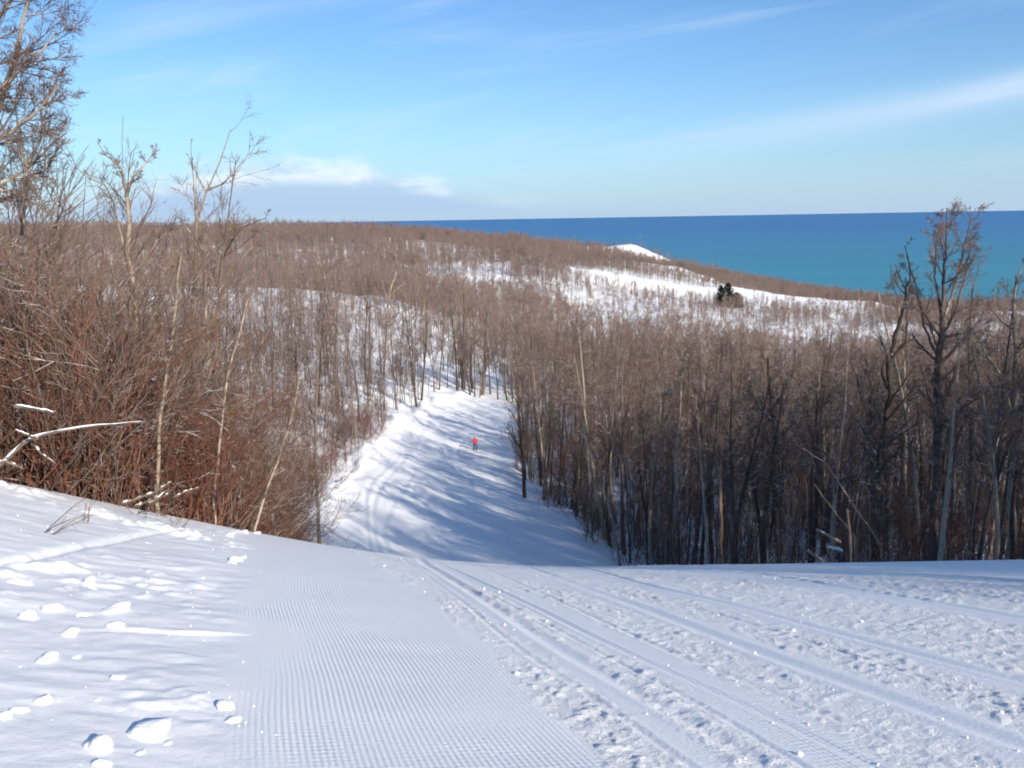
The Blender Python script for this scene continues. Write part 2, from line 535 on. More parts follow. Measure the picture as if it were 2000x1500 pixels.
def build_lake():
    m, n, b = mat('lake_water')
    g = n.node('ShaderNodeNewGeometry')
    s = n.node('ShaderNodeSeparateXYZ')
    m.node_tree.links.new(g.outputs['Position'], s.inputs[0])
    # water over the shallow shelf near the shore is greener than the deep lake
    off = n.m('ADD', n.m('LOGARITHM', n.m('MAXIMUM', s.outputs[1], 500.0), 10.0),
              n.m('MULTIPLY', n.m('SUBTRACT', n.noise(n.xyz(n.m('MULTIPLY', s.outputs[0], 0.25), s.outputs[1], 0.0), 0.0011, 3.0), 0.5), 0.35))
    deep = n.ss(off, 3.05, 4.0)
    c = n.mix(deep, (0.042, 0.220, 0.300), (0.040, 0.150, 0.345))
    wind = n.noise(n.xyz(n.m('MULTIPLY', s.outputs[0], 0.12), s.outputs[1], 0.0), 0.0045, 5.0, 0.65)
    c = n.mix(n.m('MULTIPLY', n.ss(wind, 0.40, 0.68), 0.30), c, (0.060, 0.27, 0.40))
    n.put(b.inputs['Base Color'], c)
    b.inputs['Roughness'].default_value = 0.5
    b.inputs['Specular IOR Level'].default_value = 0.22
    bp = n.node('ShaderNodeBump')
    bp.inputs['Distance'].default_value = 0.5
    bp.inputs['Strength'].default_value = 0.6
    m.node_tree.links.new(n.noise(n.xyz(n.m('MULTIPLY', s.outputs[0], 0.4), s.outputs[1], 0.0), 0.05, 4.0), bp.inputs['Height'])
    m.node_tree.links.new(bp.outputs[0], b.inputs['Normal'])
    V = []; F = []
    ys = [350, 1000, 3000, 9000, 27000, 80000]
    for yv in ys:
        for xv in (-90000, 0, 90000):
            V.append((xv, yv, LAKE_Z))
    for r in range(len(ys) - 1):
        for c_ in range(2):
            a = r * 3 + c_
            F.append((a, a + 1, a + 4, a + 3))
    o = link('lake', mesh_np('lake', V, F, False), m)
    tag(o, 'wide blue lake reaching to the horizon', None, None, 'structure')


build_lake()

# ------------------------------------------------------------------ trees
class Growth:
    """collects branches as tubes; everything is batched in numpy"""
    def __init__(self, seed):
        self.r = np.random.default_rng(seed)
        self.V = {}; self.F = {}; self.n = {}

    def tube(self, part, P, Rad, sides):
        """P (B,n,3) centre lines, Rad (B,n)"""
        B, n, _ = P.shape
        if B == 0: return
        T = np.gradient(P, axis=1)
        T /= np.linalg.norm(T, axis=2, keepdims=True) + 1e-9
        ref = np.where(np.abs(T[:, :1, 2:3]) > 0.8, np.array([[[1.0, 0, 0]]]), np.array([[[0, 0, 1.0]]]))
        U = np.cross(T, np.broadcast_to(ref, T.shape)); U /= np.linalg.norm(U, axis=2, keepdims=True) + 1e-9
        W = np.cross(T, U)
        a = np.arange(sides) * 2 * math.pi / sides
        ring = P[:, :, None] + Rad[:, :, None, None] * (U[:, :, None] * np.cos(a)[None, None, :, None] + W[:, :, None] * np.sin(a)[None, None, :, None])
        V = ring.reshape(-1, 3)
        b = np.arange(B)[:, None, None] * (n * sides)
        i = np.arange(n - 1)[None, :, None] * sides
        k = np.arange(sides)[None, None]
        k2 = (k + 1) % sides
        F = np.stack([b + i + k, b + i + k2, b + i + sides + k2, b + i + sides + k], -1).reshape(-1, 4)
        base = self.n.get(part, 0)
        self.V.setdefault(part, []).append(V); self.F.setdefault(part, []).append(F + base)
        self.n[part] = base + len(V)

    def stems(self, P0, D0, L, r0, n, wander=0.1, up=0.1, tip=0.25):
        """integrate B stems from points P0 along D0"""
        B = len(P0)
        P = np.zeros((B, n, 3)); P[:, 0] = P0
        D = D0 / (np.linalg.norm(D0, axis=1, keepdims=True) + 1e-9)
        st = (L / (n - 1))[:, None]
        for i in range(1, n):
            D = D + self.r.normal(0, wander, (B, 3)) + np.array([0, 0, up])
            D /= np.linalg.norm(D, axis=1, keepdims=True)
            P[:, i] = P[:, i - 1] + D * st
        t = np.linspace(0, 1, n)
        Rad = r0[:, None] * (1 - (1 - tip) * t[None])
        return P, Rad

    def fork(self, P, Rad, L, count, t0, t1, ang, lenf, taper, n, wander, up, rf, rmin, ang_sd=0.2, tip=0.3, side=None):
        """children of all branches in P"""
        B, m, _ = P.shape
        idx = np.repeat(np.arange(B), count)
        C = len(idx)
        t = self.r.uniform(t0, t1, C)
        f = t * (m - 1); i = np.minimum(f.astype(int), m - 2); a = (f - i)[:, None]
        p = P[idx, i] * (1 - a) + P[idx, i + 1] * a
        T = P[idx, i + 1] - P[idx, i]; T /= np.linalg.norm(T, axis=1, keepdims=True) + 1e-9
        q = self.r.normal(0, 1, (C, 3))
        if side is not None: q = q + np.array(side)
        q -= T * (q * T).sum(1, keepdims=True); q /= np.linalg.norm(q, axis=1, keepdims=True) + 1e-9
        an = self.r.normal(ang, ang_sd, C)[:, None]
        D = T * np.cos(an) + q * np.sin(an)
        s = (t - t0) / max(1e-6, t1 - t0)
        ln = L[idx] * lenf * (1 - taper * s) * self.r.uniform(0.65, 1.25, C)
        pr = Rad[idx, i] * (1 - a[:, 0]) + Rad[idx, i + 1] * a[:, 0]
        r0 = np.maximum(pr * rf * self.r.uniform(0.7, 1.1, C), rmin)
        Pc, Rc = self.stems(p, D, ln, r0, n, wander, up, tip)
        Rc = np.maximum(Rc, rmin * 0.6)
        return Pc, Rc, ln

    def meshes(self, name, mats):
        out = {}
        for part in self.V:
            me = mesh_np(name + '_' + part, np.vstack(self.V[part]), np.vstack(self.F[part]), True)
            me.materials.append(mats[part])
            out[part] = me
        return out

    def single(self, name, mats):
        parts = list(self.V)
        V = np.vstack([np.vstack(self.V[p]) for p in parts])
        F = []; mi = []; off = 0
        for k, p in enumerate(parts):
            f = np.vstack(self.F[p]); F.append(f + off); off += self.n[p]; mi.append(np.full(len(f), k))
        return mesh_np(name, V, np.vstack(F), True, [mats[p] for p in parts], np.concatenate(mi))


def forest_tree(seed, H, r0, cs=0.4, n1=18, len1=0.28, ang=0.75, n2=6, n3=4, n4=0, tw=0.006, up=0.10, lean=0.03, lod=0):
    g = Growth(seed)
    n = 10 if lod == 0 else 5
    D = np.array([[g.r.normal(0, lean), g.r.normal(0, lean), 1.0]])
    P, Rd = g.stems(np.zeros((1, 3)) + [[0, 0, -0.6]], D, np.array([H + 0.6]), np.array([r0]), n, 0.045, 0.03, 0.12)
    Rd[:, 0] *= 1.25
    g.tube('trunk', P, Rd, 7 if lod == 0 else 4)
    L = np.array([H])
    P1, R1, L1 = g.fork(P, Rd, L, n1, cs, 0.97, ang, len1, 0.6, 6 if lod == 0 else 4, 0.12, up, 0.45, tw * 1.6, 0.2)
    g.tube('crown', P1, R1, 4 if lod == 0 else 3)
    P2, R2, L2 = g.fork(P1, R1, L1, n2, 0.2, 1.0, 0.65, 0.48, 0.4, 4 if lod == 0 else 3, 0.14, up * 0.7, 0.5, tw * 1.2)
    g.tube('crown', P2, R2, 3)
    if n3:
        P3, R3, L3 = g.fork(P2, R2, L2, n3, 0.15, 1.0, 0.6, 0.55, 0.3, 3 if lod == 0 else 2, 0.15, up * 0.5, 0.6, tw)
        g.tube('crown', P3, R3, 3)
        if n4:
            P4, R4, L4 = g.fork(P3, R3, L3, n4, 0.1, 1.0, 0.6, 0.6, 0.3, 2, 0.1, up * 0.5, 0.7, tw * 0.85)
            g.tube('crown', P4, R4, 3)
    return g


def shrub(seed, H, stems=26, spread=0.5, n2=9, n3=4, r0=0.02, tw=0.005, up=0.05, base=0.5):
    g = Growth(seed)
    a = g.r.uniform(0, 2 * math.pi, stems)
    s = np.abs(g.r.normal(0, spread, stems))
    D = np.stack([np.cos(a) * s, np.sin(a) * s, np.ones(stems)], 1)
    b = g.r.uniform(0, base, stems)
    P0 = np.stack([np.cos(a) * b, np.sin(a) * b, np.full(stems, -0.4)], 1)
    L = H * g.r.uniform(0.55, 1.1, stems)
    P, Rd = g.stems(P0, D, L, r0 * g.r.uniform(0.6, 1.3, stems), 8, 0.15, up, 0.2)
    g.tube('stems', P, Rd, 4)
    P1, R1, L1 = g.fork(P, Rd, L, n2, 0.2, 1.0, 0.62, 0.34, 0.4, 5, 0.17, up, 0.55, tw * 1.2)
    g.tube('twigs', P1, R1, 3)
    P2, R2, L2 = g.fork(P1, R1, L1, n3, 0.15, 1.0, 0.55, 0.5, 0.3, 3, 0.12, up, 0.6, tw)
    g.tube('twigs', P2, R2, 3)
    return g


protos = {}


def proto(key, g, mats):
    protos[key] = g.meshes(key, mats)


GREY = {'trunk': M['bark_grey'], 'crown': M['twig']}
DARK = {'trunk': M['bark_dark'], 'crown': M['twig_dark']}
PALE = {'trunk': M['bark_pale'], 'crown': M['twig']}
for i in range(8):      # tall maples of the closed wood
    rr = random.Random(i)
    proto(f'wood{i}', forest_tree(100 + i, rr.uniform(14, 18), rr.uniform(0.12, 0.22), rr.uniform(0.36, 0.55), 20, 0.25, 0.7, 7, 5, 2, 0.0075), DARK if i % 2 else (PALE if i in (2, 6) else GREY))
for i in range(6):      # thin poles
    rr = random.Random(50 + i)
    proto(f'pole{i}', forest_tree(200 + i, rr.uniform(9, 13), rr.uniform(0.05, 0.085), 0.25, 18, 0.17, 0.62, 5, 4, 0, 0.0065), [GREY, DARK, PALE][i % 3])
for i in range(6):      # hillside trees, lit and leggy
    rr = random.Random(80 + i)
    proto(f'hill{i}', forest_tree(300 + i, rr.uniform(14, 19), rr.uniform(0.14, 0.21), rr.uniform(0.35, 0.5), 17, 0.22, 0.7, 6, 4, 0, 0.013), [GREY, PALE, GREY][i % 3])
for i in range(5):      # young trees of the thicket
    rr = random.Random(120 + i)
    proto(f'young{i}', forest_tree(400 + i, rr.uniform(6.5, 9.5), rr.uniform(0.045, 0.07), 0.15, 26, 0.26, 0.62, 7, 5, 0, 0.005, 0.12, 0.08), [PALE, GREY, GREY][i % 3])
SHR = {'red': {'stems': M['twig_red'], 'twigs': M['twig_red']}, 'straw': {'stems': M['twig_straw'], 'twigs': M['twig_straw']},
       'brown': {'stems': M['bark_grey'], 'twigs': M['twig']}}
for i in range(3):
    proto(f'red{i}', shrub(500 + i, 3.3, 34, 0.42, 9, 3, 0.014, 0.0045, 0.06, 0.6), SHR['red'])
    proto(f'straw{i}', shrub(520 + i, 3.8, 18, 0.42, 10, 5, 0.016, 0.0042, 0.02, 0.5), SHR['straw'])
    proto(f'brown{i}', shrub(540 + i, 4.4, 26, 0.45, 10, 4, 0.018, 0.005, 0.05, 0.6), SHR['brown'])

LIB = bpy.data.collections.new('tree_kinds')     # meshes for the far forest, not placed themselves
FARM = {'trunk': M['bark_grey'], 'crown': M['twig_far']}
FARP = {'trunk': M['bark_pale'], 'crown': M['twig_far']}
N_FAR = 8
for i in range(N_FAR):
    rr = random.Random(200 + i)
    g = forest_tree(600 + i, rr.uniform(11, 15), 0.125, rr.uniform(0.2, 0.42), 17, 0.27, 0.72, 5, 5, 0, 0.019, 0.1, 0.03, 1)
    LIB.objects.link(bpy.data.objects.new(f'kind_{i:02d}', g.single(f'far_tree_{i}', FARP if i % 3 == 2 else FARM)))
for i in range(4):
    k = N_FAR + i
    g = forest_tree(100 + i, 16, 0.16, 0.33, 18, 0.25, 0.7, 6, 5, 0, 0.010, 0.1, 0.03, 1)
    LIB.objects.link(bpy.data.objects.new(f'kind_{k:02d}', g.single(f'mid_tree_{i}', DARK if i % 2 else GREY)))


for i in range(3):      # saplings and brush under the trees
    g = shrub(700 + i, 4.6, 16, 0.35, 7, 4, 0.022, 0.009, 0.08, 1.2)
    LIB.objects.link(bpy.data.objects.new(f'kind_{N_FAR + 4 + i:02d}', g.single(f'brush_{i}', [SHR['brown'], SHR['red'], {'stems': M['twig_dark'], 'twigs': M['twig_dark']}][i])))
for i in range(3):
    g = forest_tree(720 + i, 8.5, 0.06, 0.15, 18, 0.22, 0.6, 5, 4, 0, 0.011, 0.12, 0.04, 1)
    LIB.objects.link(bpy.data.objects.new(f'kind_{N_FAR + 7 + i:02d}', g.single(f'sapling_{i}', [GREY, DARK, PALE][i])))


def place(key, name, x, y, rz, sc, label, cat, group=None, tilt=(0, 0), zoff=0.0, sz=None):
    e = bpy.data.objects.new(name, None)
    COL.objects.link(e)
    e.location = (x, y, float(ground(x, y)) + zoff)
    e.rotation_euler = (tilt[0], tilt[1], rz)
    e.scale = (sc, sc, sz or sc)
    for part, me in protos[key].items():
        link(part, me, None, e)
    tag(e, label, cat, group)
    return e


# ---- where trees grow
def canopy_cap(x, y, h):
    """scale that keeps the even canopy of the right-hand wood at its real height"""
    z = ground(x, y)
    q = np.interp(x / y, [-0.2, 0.0, 0.16, 0.39, 0.6], [0.075, 0.118, 0.128, 0.118, 0.110])   # drop of the canopy line per metre
    return np.clip((-q * y - z) / h, 0.4, 1.3)


rng = np.random.default_rng(7)


def patch_mask(u, d):
    """0..1 clearing; the open snow of the dunes and glades beyond the valley (u = x/y, d = y)"""
    def e(u0, d0, su, sd_, k=0.0):
        return np.exp(-(((u - u0) / su) ** 2 + ((d - d0 - k * (u - u0)) / sd_) ** 2) ** 1.5)
    m = np.maximum(0.30 * e(0.12, 790, 0.12, 90), 0.72 * e(0.24, 580, 0.11, 42))
    for ax_, ay_, bx_, by_, hh, ww in DUNES:
        tx_, ty_ = bx_ - ax_, by_ - ay_
        tt = np.clip(((u * d - ax_) * tx_ + (d + 12 - ay_) * ty_) / (tx_ * tx_ + ty_ * ty_), 0, 1)
        m = np.maximum(m, np.exp(-(np.hypot(u * d - ax_ - tt * tx_, (d + 12 - ay_ - tt * ty_) * 0.75) / (ww * 0.85)) ** 4))
    for q in ((0.27, 405, 0.07, 24, 0), (0.35, 375, 0.07, 24, 0), (0.42, 400, 0.05, 18, 0), (-0.06, 620, 0.05, 22, 0), (0.19, 845, 0.045, 34, -300), (0.05, 890, 0.03, 22, 0), (0.10, 870, 0.07, 24, 0)):
        m = np.maximum(m, e(*q))
    return m


# 1) candidates everywhere in view and just beside it, density by zone
pts = []
def scatter(n, x0, x1, y0, y1):
    return rng.uniform(x0, x1, n), rng.uniform(y0, y1, n)

X, Y = scatter(6500, -75, 95, 22, 175)             # near woods
u = X / Y
xl, xr = run_edges(Y)
side_r = (X > xr + 0.6) & (Y < 150)
side_l = (X < xl - 1.6) & (Y > 30)
beyond = (Y > 158 + 0.15 * X) & (X > -14)
dens = np.where(side_r, np.where(X < xr + 40, 0.46, 0.36), np.where(side_l, 0.15, 0.0))
dens = np.maximum(dens, np.where(beyond, 0.42, 0))
keep = (rng.uniform(0, 1, len(X)) < dens) & (np.abs(u) < 0.68)
near_pts = np.stack([X[keep], Y[keep]], 1)
X, Y = scatter(9000, -230, 160, 170, 330)          # spur behind the run
u = X / Y
ridge = np.interp(u, [-0.6, -0.25, -0.12, 0.0, 0.1], [300, 305, 275, 215, 180])
face = (Y < ridge + 4) & (u < 0.02)
dens = np.where(face, 0.17 * np.where(Y > ridge - 18, 0.10, 1.0), np.where(u > 0.02, 0.27, 0.36))
dens *= 0.6 + 1.2 * (vnoise(X / 22, Y / 22, 3) + 0.5)
keep = (rng.uniform(0, 1, len(X)) < dens) & (np.abs(u) < 0.66)
mid_pts = np.stack([X[keep], Y[keep]], 1)
Yf = 330 * np.exp(rng.uniform(0, 1, 170000) * math.log(1150 / 330.0) ) 
Uf = rng.uniform(-0.62, 0.66, len(Yf))
Xf = Uf * Yf
acc = (Yf / 1150) ** 2
cl = patch_mask(Uf, Yf)
dens = acc * np.where((Uf > 0.0) & (Yf > 440), 1.7, 1.0) * (1 - np.clip(cl * 1.25, 0, 0.985)) * np.clip(0.8 + 1.2 * fbm(Xf / 60, Yf / 45, 13, 3), 0.15, 1.3)
dens = dens * np.where(Yf < 560, np.clip(0.62 + 0.9 * fbm(Xf / 45, Yf / 30, 15, 2), 0.2, 1.1), 1.0)
zf = ground(Xf, Yf)
keep = (rng.uniform(0, 1, len(Yf)) < dens) & (zf > LAKE_Z + 2.5)
far_pts = np.stack([Xf[keep], Yf[keep]], 1)
# woods out of frame on the right of the slope: they throw the long shadows
Xo, Yo = scatter(700, 20.5, 70, -34, 60)
ko = (Xo > run_edges(Yo)[1] + 1.0) & ((Yo < 0) | (np.abs(Xo / np.maximum(Yo, 0.1)) > 0.60)) & (Xo * 0.8 + Yo * 0.6 > 11.2) & (rng.uniform(0, 1, 700) < np.where(Yo < 6, 0.95, 0.44))
off_pts = np.stack([Xo[ko], Yo[ko]], 1)

# 2) the trees that show largest are things of their own, the rest is forest
def spaced(P, dmin):
    out = []; cells = {}
    for p in P:
        c = (int(p[0] // dmin), int(p[1] // dmin)); ok = True
        for i in (-1, 0, 1):
            for j in (-1, 0, 1):
                for q in cells.get((c[0] + i, c[1] + j), ()):
                    if (q[0] - p[0]) ** 2 + (q[1] - p[1]) ** 2 < dmin * dmin: ok = False
        if ok:
            out.append(p); cells.setdefault(c, []).append(p)
    return np.array(out)


near_pts = spaced(near_pts, 1.05)
zz = ground(near_pts[:, 0], near_pts[:, 1])
pxx, pyy = to_px(np.column_stack([near_pts, zz + 8]))
inview = (pxx > -40) & (pxx < 2040)
order = np.argsort(near_pts[:, 1] + np.where(inview, 0, 1e4))
ordv = [k for k in order if inview[k]]
right = [k for k in ordv if near_pts[k, 0] > run_edges(near_pts[k, 1])[1]]
left = [k for k in ordv if near_pts[k, 0] <= run_edges(near_pts[k, 1])[1]]
pick = right[:112] + left[:84]
rest = [k for k in range(len(near_pts)) if k not in set(pick)]
rg = random.Random(11)
for k in pick:
    x, y = near_pts[k]
    xl_, xr_ = run_edges(y)
    ppx = float(to_px(np.array([x, y, float(ground(x, y)) + 6]))[0])
    nm = 'bare_tree'
    if x > xr_:
        thick = rg.random() < 0.62
        q = rg.randrange(8 if thick else 6)
        key = f'wood{q}' if thick else f'pole{q}'
        look = ('sturdy ' if thick else 'pole-thin ') + (('dark' if q % 2 else ('pale' if q in (2, 6) else 'grey')) if thick else ['grey', 'dark', 'pale'][q % 3])
        if x < xr_ + 6 and y > 55:
            lab, grp = f'{look} bare tree lining the right edge of the shaded run', 'trees along the right edge of the run'
        else:
            zone = ['between shaded run and bushy-crowned dark tree', 'between bushy-crowned tree and fallen snowy logs', 'behind the leaning bare poles',
                    'between dark leaning tree and tallest tree', 'between tallest tree and right border'][int(np.searchsorted([1350, 1560, 1690, 1830], ppx))]
            lab, grp = f'{look} bare tree of the wood {zone}', 'trees inside the dark wood'
    elif y > 128:
        thick = rg.random() < 0.7
        q = rg.randrange(6)
        key = f'hill{q}' if thick else f'pole{q}'
        lab, grp = ('tall leggy' if thick else 'thin') + ' sunlit bare tree on the snowy hillside ' + ('just past the end of the run' if ppx > 760 else 'left of the run end'), 'trees on the hillside behind the run'
    else:
        thick = rg.random() < 0.5
        q = rg.randrange(5 if thick else 6)
        key = f'young{q}' if thick else f'pole{q}'
        zone = ['behind the thicket under the corner tree', 'behind the pale forked trees', 'on the bank beside the left edge of the run'][int(np.searchsorted([240, 470], ppx))]
        lab, grp = ('bushy young' if thick else 'pole-thin') + f' bare tree {zone}', 'trees of the woodland left of the run'
    sc_ = rg.uniform(0.80, 1.14)
    if x > xr_: sc_ = min(sc_, float(canopy_cap(x, y, 17.0 if thick else 12.5)) * rg.uniform(0.82, 1.08))
    place(key, nm, x, y, rg.uniform(0, 6.28), sc_, lab, 'tree', grp, (rg.gauss(0, 0.035), rg.gauss(0, 0.035)))

# understory: saplings and brush
def under(n, x0, x1, y0, y1, d_r, d_l):
    X, Y = scatter(n, x0, x1, y0, y1)
    xl, xr = run_edges(Y)
    d = np.where(X > xr + 1.0, d_r, np.where((X < xl - 2.0), d_l, 0.0)) * np.where((Y > 128) & (Y < 158) & (X > xr), 0, 1)
    d = np.where(Y > 162, d_l, d)
    k = (rng.uniform(0, 1, n) < d) & (np.abs(X / Y) < 0.64)
    return np.stack([X[k], Y[k]], 1)


un_pts = np.vstack([under(5200, -60, 75, 24, 130, 0.46, 0.42), under(9000, -140, 90, 130, 295, 0.10, 0.34)])
un_kind = np.where(rng.uniform(0, 1, len(un_pts)) < np.where(un_pts[:, 1] > 130, 0.9, 0.45), rng.integers(N_FAR + 7, N_FAR + 10, len(un_pts)), rng.integers(N_FAR + 4, N_FAR + 7, len(un_pts)))
for k in range(30):      # close-set stems right along the edge of the run
    y = 52 + k * 2.45 + rg.uniform(-0.8, 0.8)
    x = float(run_edges(y)[1]) + rg.uniform(0.3, 1.8)
    thick = rg.random() < 0.5
    q = rg.randrange(8 if thick else 6)
    look = ('sturdy ' if thick else 'pole-thin ') + (('dark' if q % 2 else ('pale' if q in (2, 6) else 'grey')) if thick else ['grey', 'dark', 'pale'][q % 3])
    place(f'wood{q}' if thick else f'pole{q}', 'bare_tree', x, y, rg.uniform(0, 6.28), float(canopy_cap(x, y, 17.0 if thick else 12.5)) * rg.uniform(0.75, 1.05),
          f'{look} bare tree lining the right edge of the shaded run', 'tree', 'trees along the right edge of the run', (rg.gauss(0, 0.06), rg.gauss(-0.05, 0.07)))
ye = rng.uniform(48, 132, 50)
edge_pts = np.stack([np.interp(ye, EY, XR) + rng.uniform(0.2, 3.5, 50), ye], 1)
un_pts = np.vstack([un_pts, edge_pts])
un_kind = np.concatenate([un_kind, rng.choice([N_FAR + 4, N_FAR + 6, N_FAR + 7, N_FAR + 8], 50)])
stuff_pts = np.vstack([near_pts[rest], mid_pts, far_pts, off_pts, un_pts])
kind = np.concatenate([rng.integers(N_FAR, N_FAR + 4, len(rest)), rng.integers(0, N_FAR, len(mid_pts) + len(far_pts)), rng.integers(N_FAR, N_FAR + 4, len(off_pts)), un_kind])


def build_forest():
    n = len(stuff_pts)
    z = ground(stuff_pts[:, 0], stuff_pts[:, 1])
    me = bpy.data.meshes.new('forest')
    me.vertices.add(n)
    me.vertices.foreach_set('co', np.column_stack([stuff_pts, z]).astype(np.float32).ravel())
    def attr(nm, ty, arr, key='value'):
        a = me.attributes.new(nm, ty, 'POINT'); a.data.foreach_set(key, arr)
    attr('kind', 'INT', kind.astype(np.int32))
    x_, y_ = stuff_pts[:, 0], stuff_pts[:, 1]
    sz = rng.uniform(0.62, 1.18, n)
    uu = x_ / np.maximum(y_, 1)
    sz = np.where((y_ > 330) & (y_ < 660) & (uu > 0.06), sz * 0.64, sz)
    sz = np.where((y_ > 660) & (uu > 0.02), sz * 0.80, sz)
    sz = np.where((y_ > 165) & (y_ < 310) & (uu < 0.02), sz * 0.80, sz)
    sz = np.where((y_ > 14) & (y_ < 62) & (uu > 0.55) & (uu < 1.0), np.minimum(sz, 0.66), sz)
    wood_r = (y_ > 25) & (y_ < 165) & (uu < 0.62) & (kind >= N_FAR) & (kind < N_FAR + 4) & (x_ > np.interp(y_, EY, XR))
    sz = np.where(wood_r, np.minimum(sz, canopy_cap(x_, np.maximum(y_, 1), 17.0) * rng.uniform(0.8, 1.08, n)), sz)
    attr('size', 'FLOAT', sz.astype(np.float32))
    rot = np.column_stack([rng.normal(0, 0.04, n), rng.normal(0, 0.04, n), rng.uniform(0, 6.28, n)])
    attr('turn', 'FLOAT_VECTOR', rot.astype(np.float32).ravel(), 'vector')
    ng = bpy.data.node_groups.new('forest', 'GeometryNodeTree')
    ng.interface.new_socket('Geometry', in_out='INPUT', socket_type='NodeSocketGeometry')
    ng.interface.new_socket('Geometry', in_out='OUTPUT', socket_type='NodeSocketGeometry')
    N = ng.nodes.new
    gi, go = N('NodeGroupInput'), N('NodeGroupOutput')
    ci = N('GeometryNodeCollectionInfo'); ci.inputs[0].default_value = LIB
    ci.inputs['Separate Children'].default_value = True
    ci.inputs['Reset Children'].default_value = True
    ip = N('GeometryNodeInstanceOnPoints'); ip.inputs['Pick Instance'].default_value = True
    def nattr(nm, ty):
        a = N('GeometryNodeInputNamedAttribute'); a.data_type = ty; a.inputs['Name'].default_value = nm
        return a.outputs['Attribute']
    e2r = N('FunctionNodeEulerToRotation')
    L = ng.links.new
    L(gi.outputs[0], ip.inputs['Points']); L(ci.outputs[0], ip.inputs['Instance'])
    L(nattr('kind', 'INT'), ip.inputs['Instance Index'])
    L(nattr('turn', 'FLOAT_VECTOR'), e2r.inputs[0]); L(e2r.outputs[0], ip.inputs['Rotation'])
    L(nattr('size', 'FLOAT'), ip.inputs['Scale'])
    L(ip.outputs[0], go.inputs[0])
    o = link('forest', me)
    md = o.modifiers.new('forest', 'NODES'); md.node_group = ng
    tag(o, 'brown leafless forest spread over the snowy hills down to the lake', 'forest', None, 'stuff')
    print('forest trees', n)


build_forest()


# ------------------------------------------------------------------ single trees one can pick out
def resample(pts, n):
    pts = np.asarray(pts, float)
    s = np.concatenate([[0], np.cumsum(np.linalg.norm(np.diff(pts, axis=0), axis=1))])
    q = np.linspace(0, s[-1], n)
    return np.column_stack([np.interp(q, s, pts[:, k]) for k in range(3)])


def hero(name, label, d, paths, mats, seed, cat='tree', n1=9, len1=0.22, n2=6, n3=5, n4=0, tw=0.005, ang=0.7, up=0.08, t0=0.25, side=None, group=None, jit=1.2, extra=None):
    """paths: list of (radius, tip, [(px, py), ...], t0); the first is the trunk and starts in the ground"""
    g = Growth(seed)
    x0, y0, _ = at(*paths[0][2][0], d)
    base = np.array([x0, y0, float(ground(x0, y0))])
    e = bpy.data.objects.new(name, None); COL.objects.link(e); e.location = base
    for k, pa in enumerate(paths):
        rad, tip, pl = pa[0], pa[1], pa[2]
        tt = pa[3] if len(pa) > 3 else t0
        dd = np.cumsum(g.r.normal(0, jit * (0.25 if k == 0 else 1.0) * 0.35, len(pl))) if k else np.zeros(len(pl))
        if k: dd -= dd[0]
        P = np.array([at(px, py, d + q) for (px, py), q in zip(pl, dd)]) - base
        if k == 0: P = np.vstack([[P[0, 0], P[0, 1], -0.5], P])
        n = 14
        P = resample(P, n)
        wob = g.r.normal(0, 1, (n, 3)) * rad * 0.25; wob[0] = 0
        P = P + wob
        Rd = rad * (1 - (1 - tip) * np.linspace(0, 1, n)) * g.r.uniform(0.94, 1.06, n)
        part = 'trunk' if k == 0 else 'limb%d' % k
        g.tube(part, P[None], Rd[None], 8)
        L = np.array([np.linalg.norm(np.diff(P, axis=0), axis=1).sum()])
        c = n1 if k == 0 else max(3, int(n1 * 0.8))
        if c and n2:
            P1, R1, L1 = g.fork(P[None], Rd[None], L, c, tt, 1.0, ang, len1, 0.45, 6, 0.11, up, 0.5, tw * 1.6, side=side)
            g.tube('crown', P1, R1, 4)
            P2, R2, L2 = g.fork(P1, R1, L1, n2, 0.2, 1.0, 0.6, 0.5, 0.4, 4, 0.13, up * 0.7, 0.55, tw * 1.2)
            g.tube('crown', P2, R2, 3)
            P3, R3, L3 = g.fork(P2, R2, L2, n3, 0.15, 1.0, 0.6, 0.55, 0.3, 3, 0.13, up * 0.5, 0.6, tw)
            g.tube('crown', P3, R3, 3)
            if n4:
                P4, R4, L4 = g.fork(P3, R3, L3, n4, 0.1, 1.0, 0.6, 0.6, 0.3, 2, 0.1, up * 0.5, 0.7, tw * 0.85)
                g.tube('crown', P4, R4, 3)
    mm = {p: (mats['crown'] if p == 'crown' else mats['trunk']) for p in g.V}
    for part, me in g.meshes(name, mm).items():
        link('limb' if part.startswith('limb') else part, me, None, e)
    tag(e, label, cat, group)
    return e


GB = {'trunk': M['bark_pale'], 'crown': M['twig']}
GD = {'trunk': M['bark_dark'], 'crown': M['twig_dark']}
GG = {'trunk': M['bark_grey'], 'crown': M['twig']}
GT = {'trunk': M['bark_pale'], 'crown': M['twig_straw']}
BI = {'trunk': M['birch'], 'crown': M['twig']}
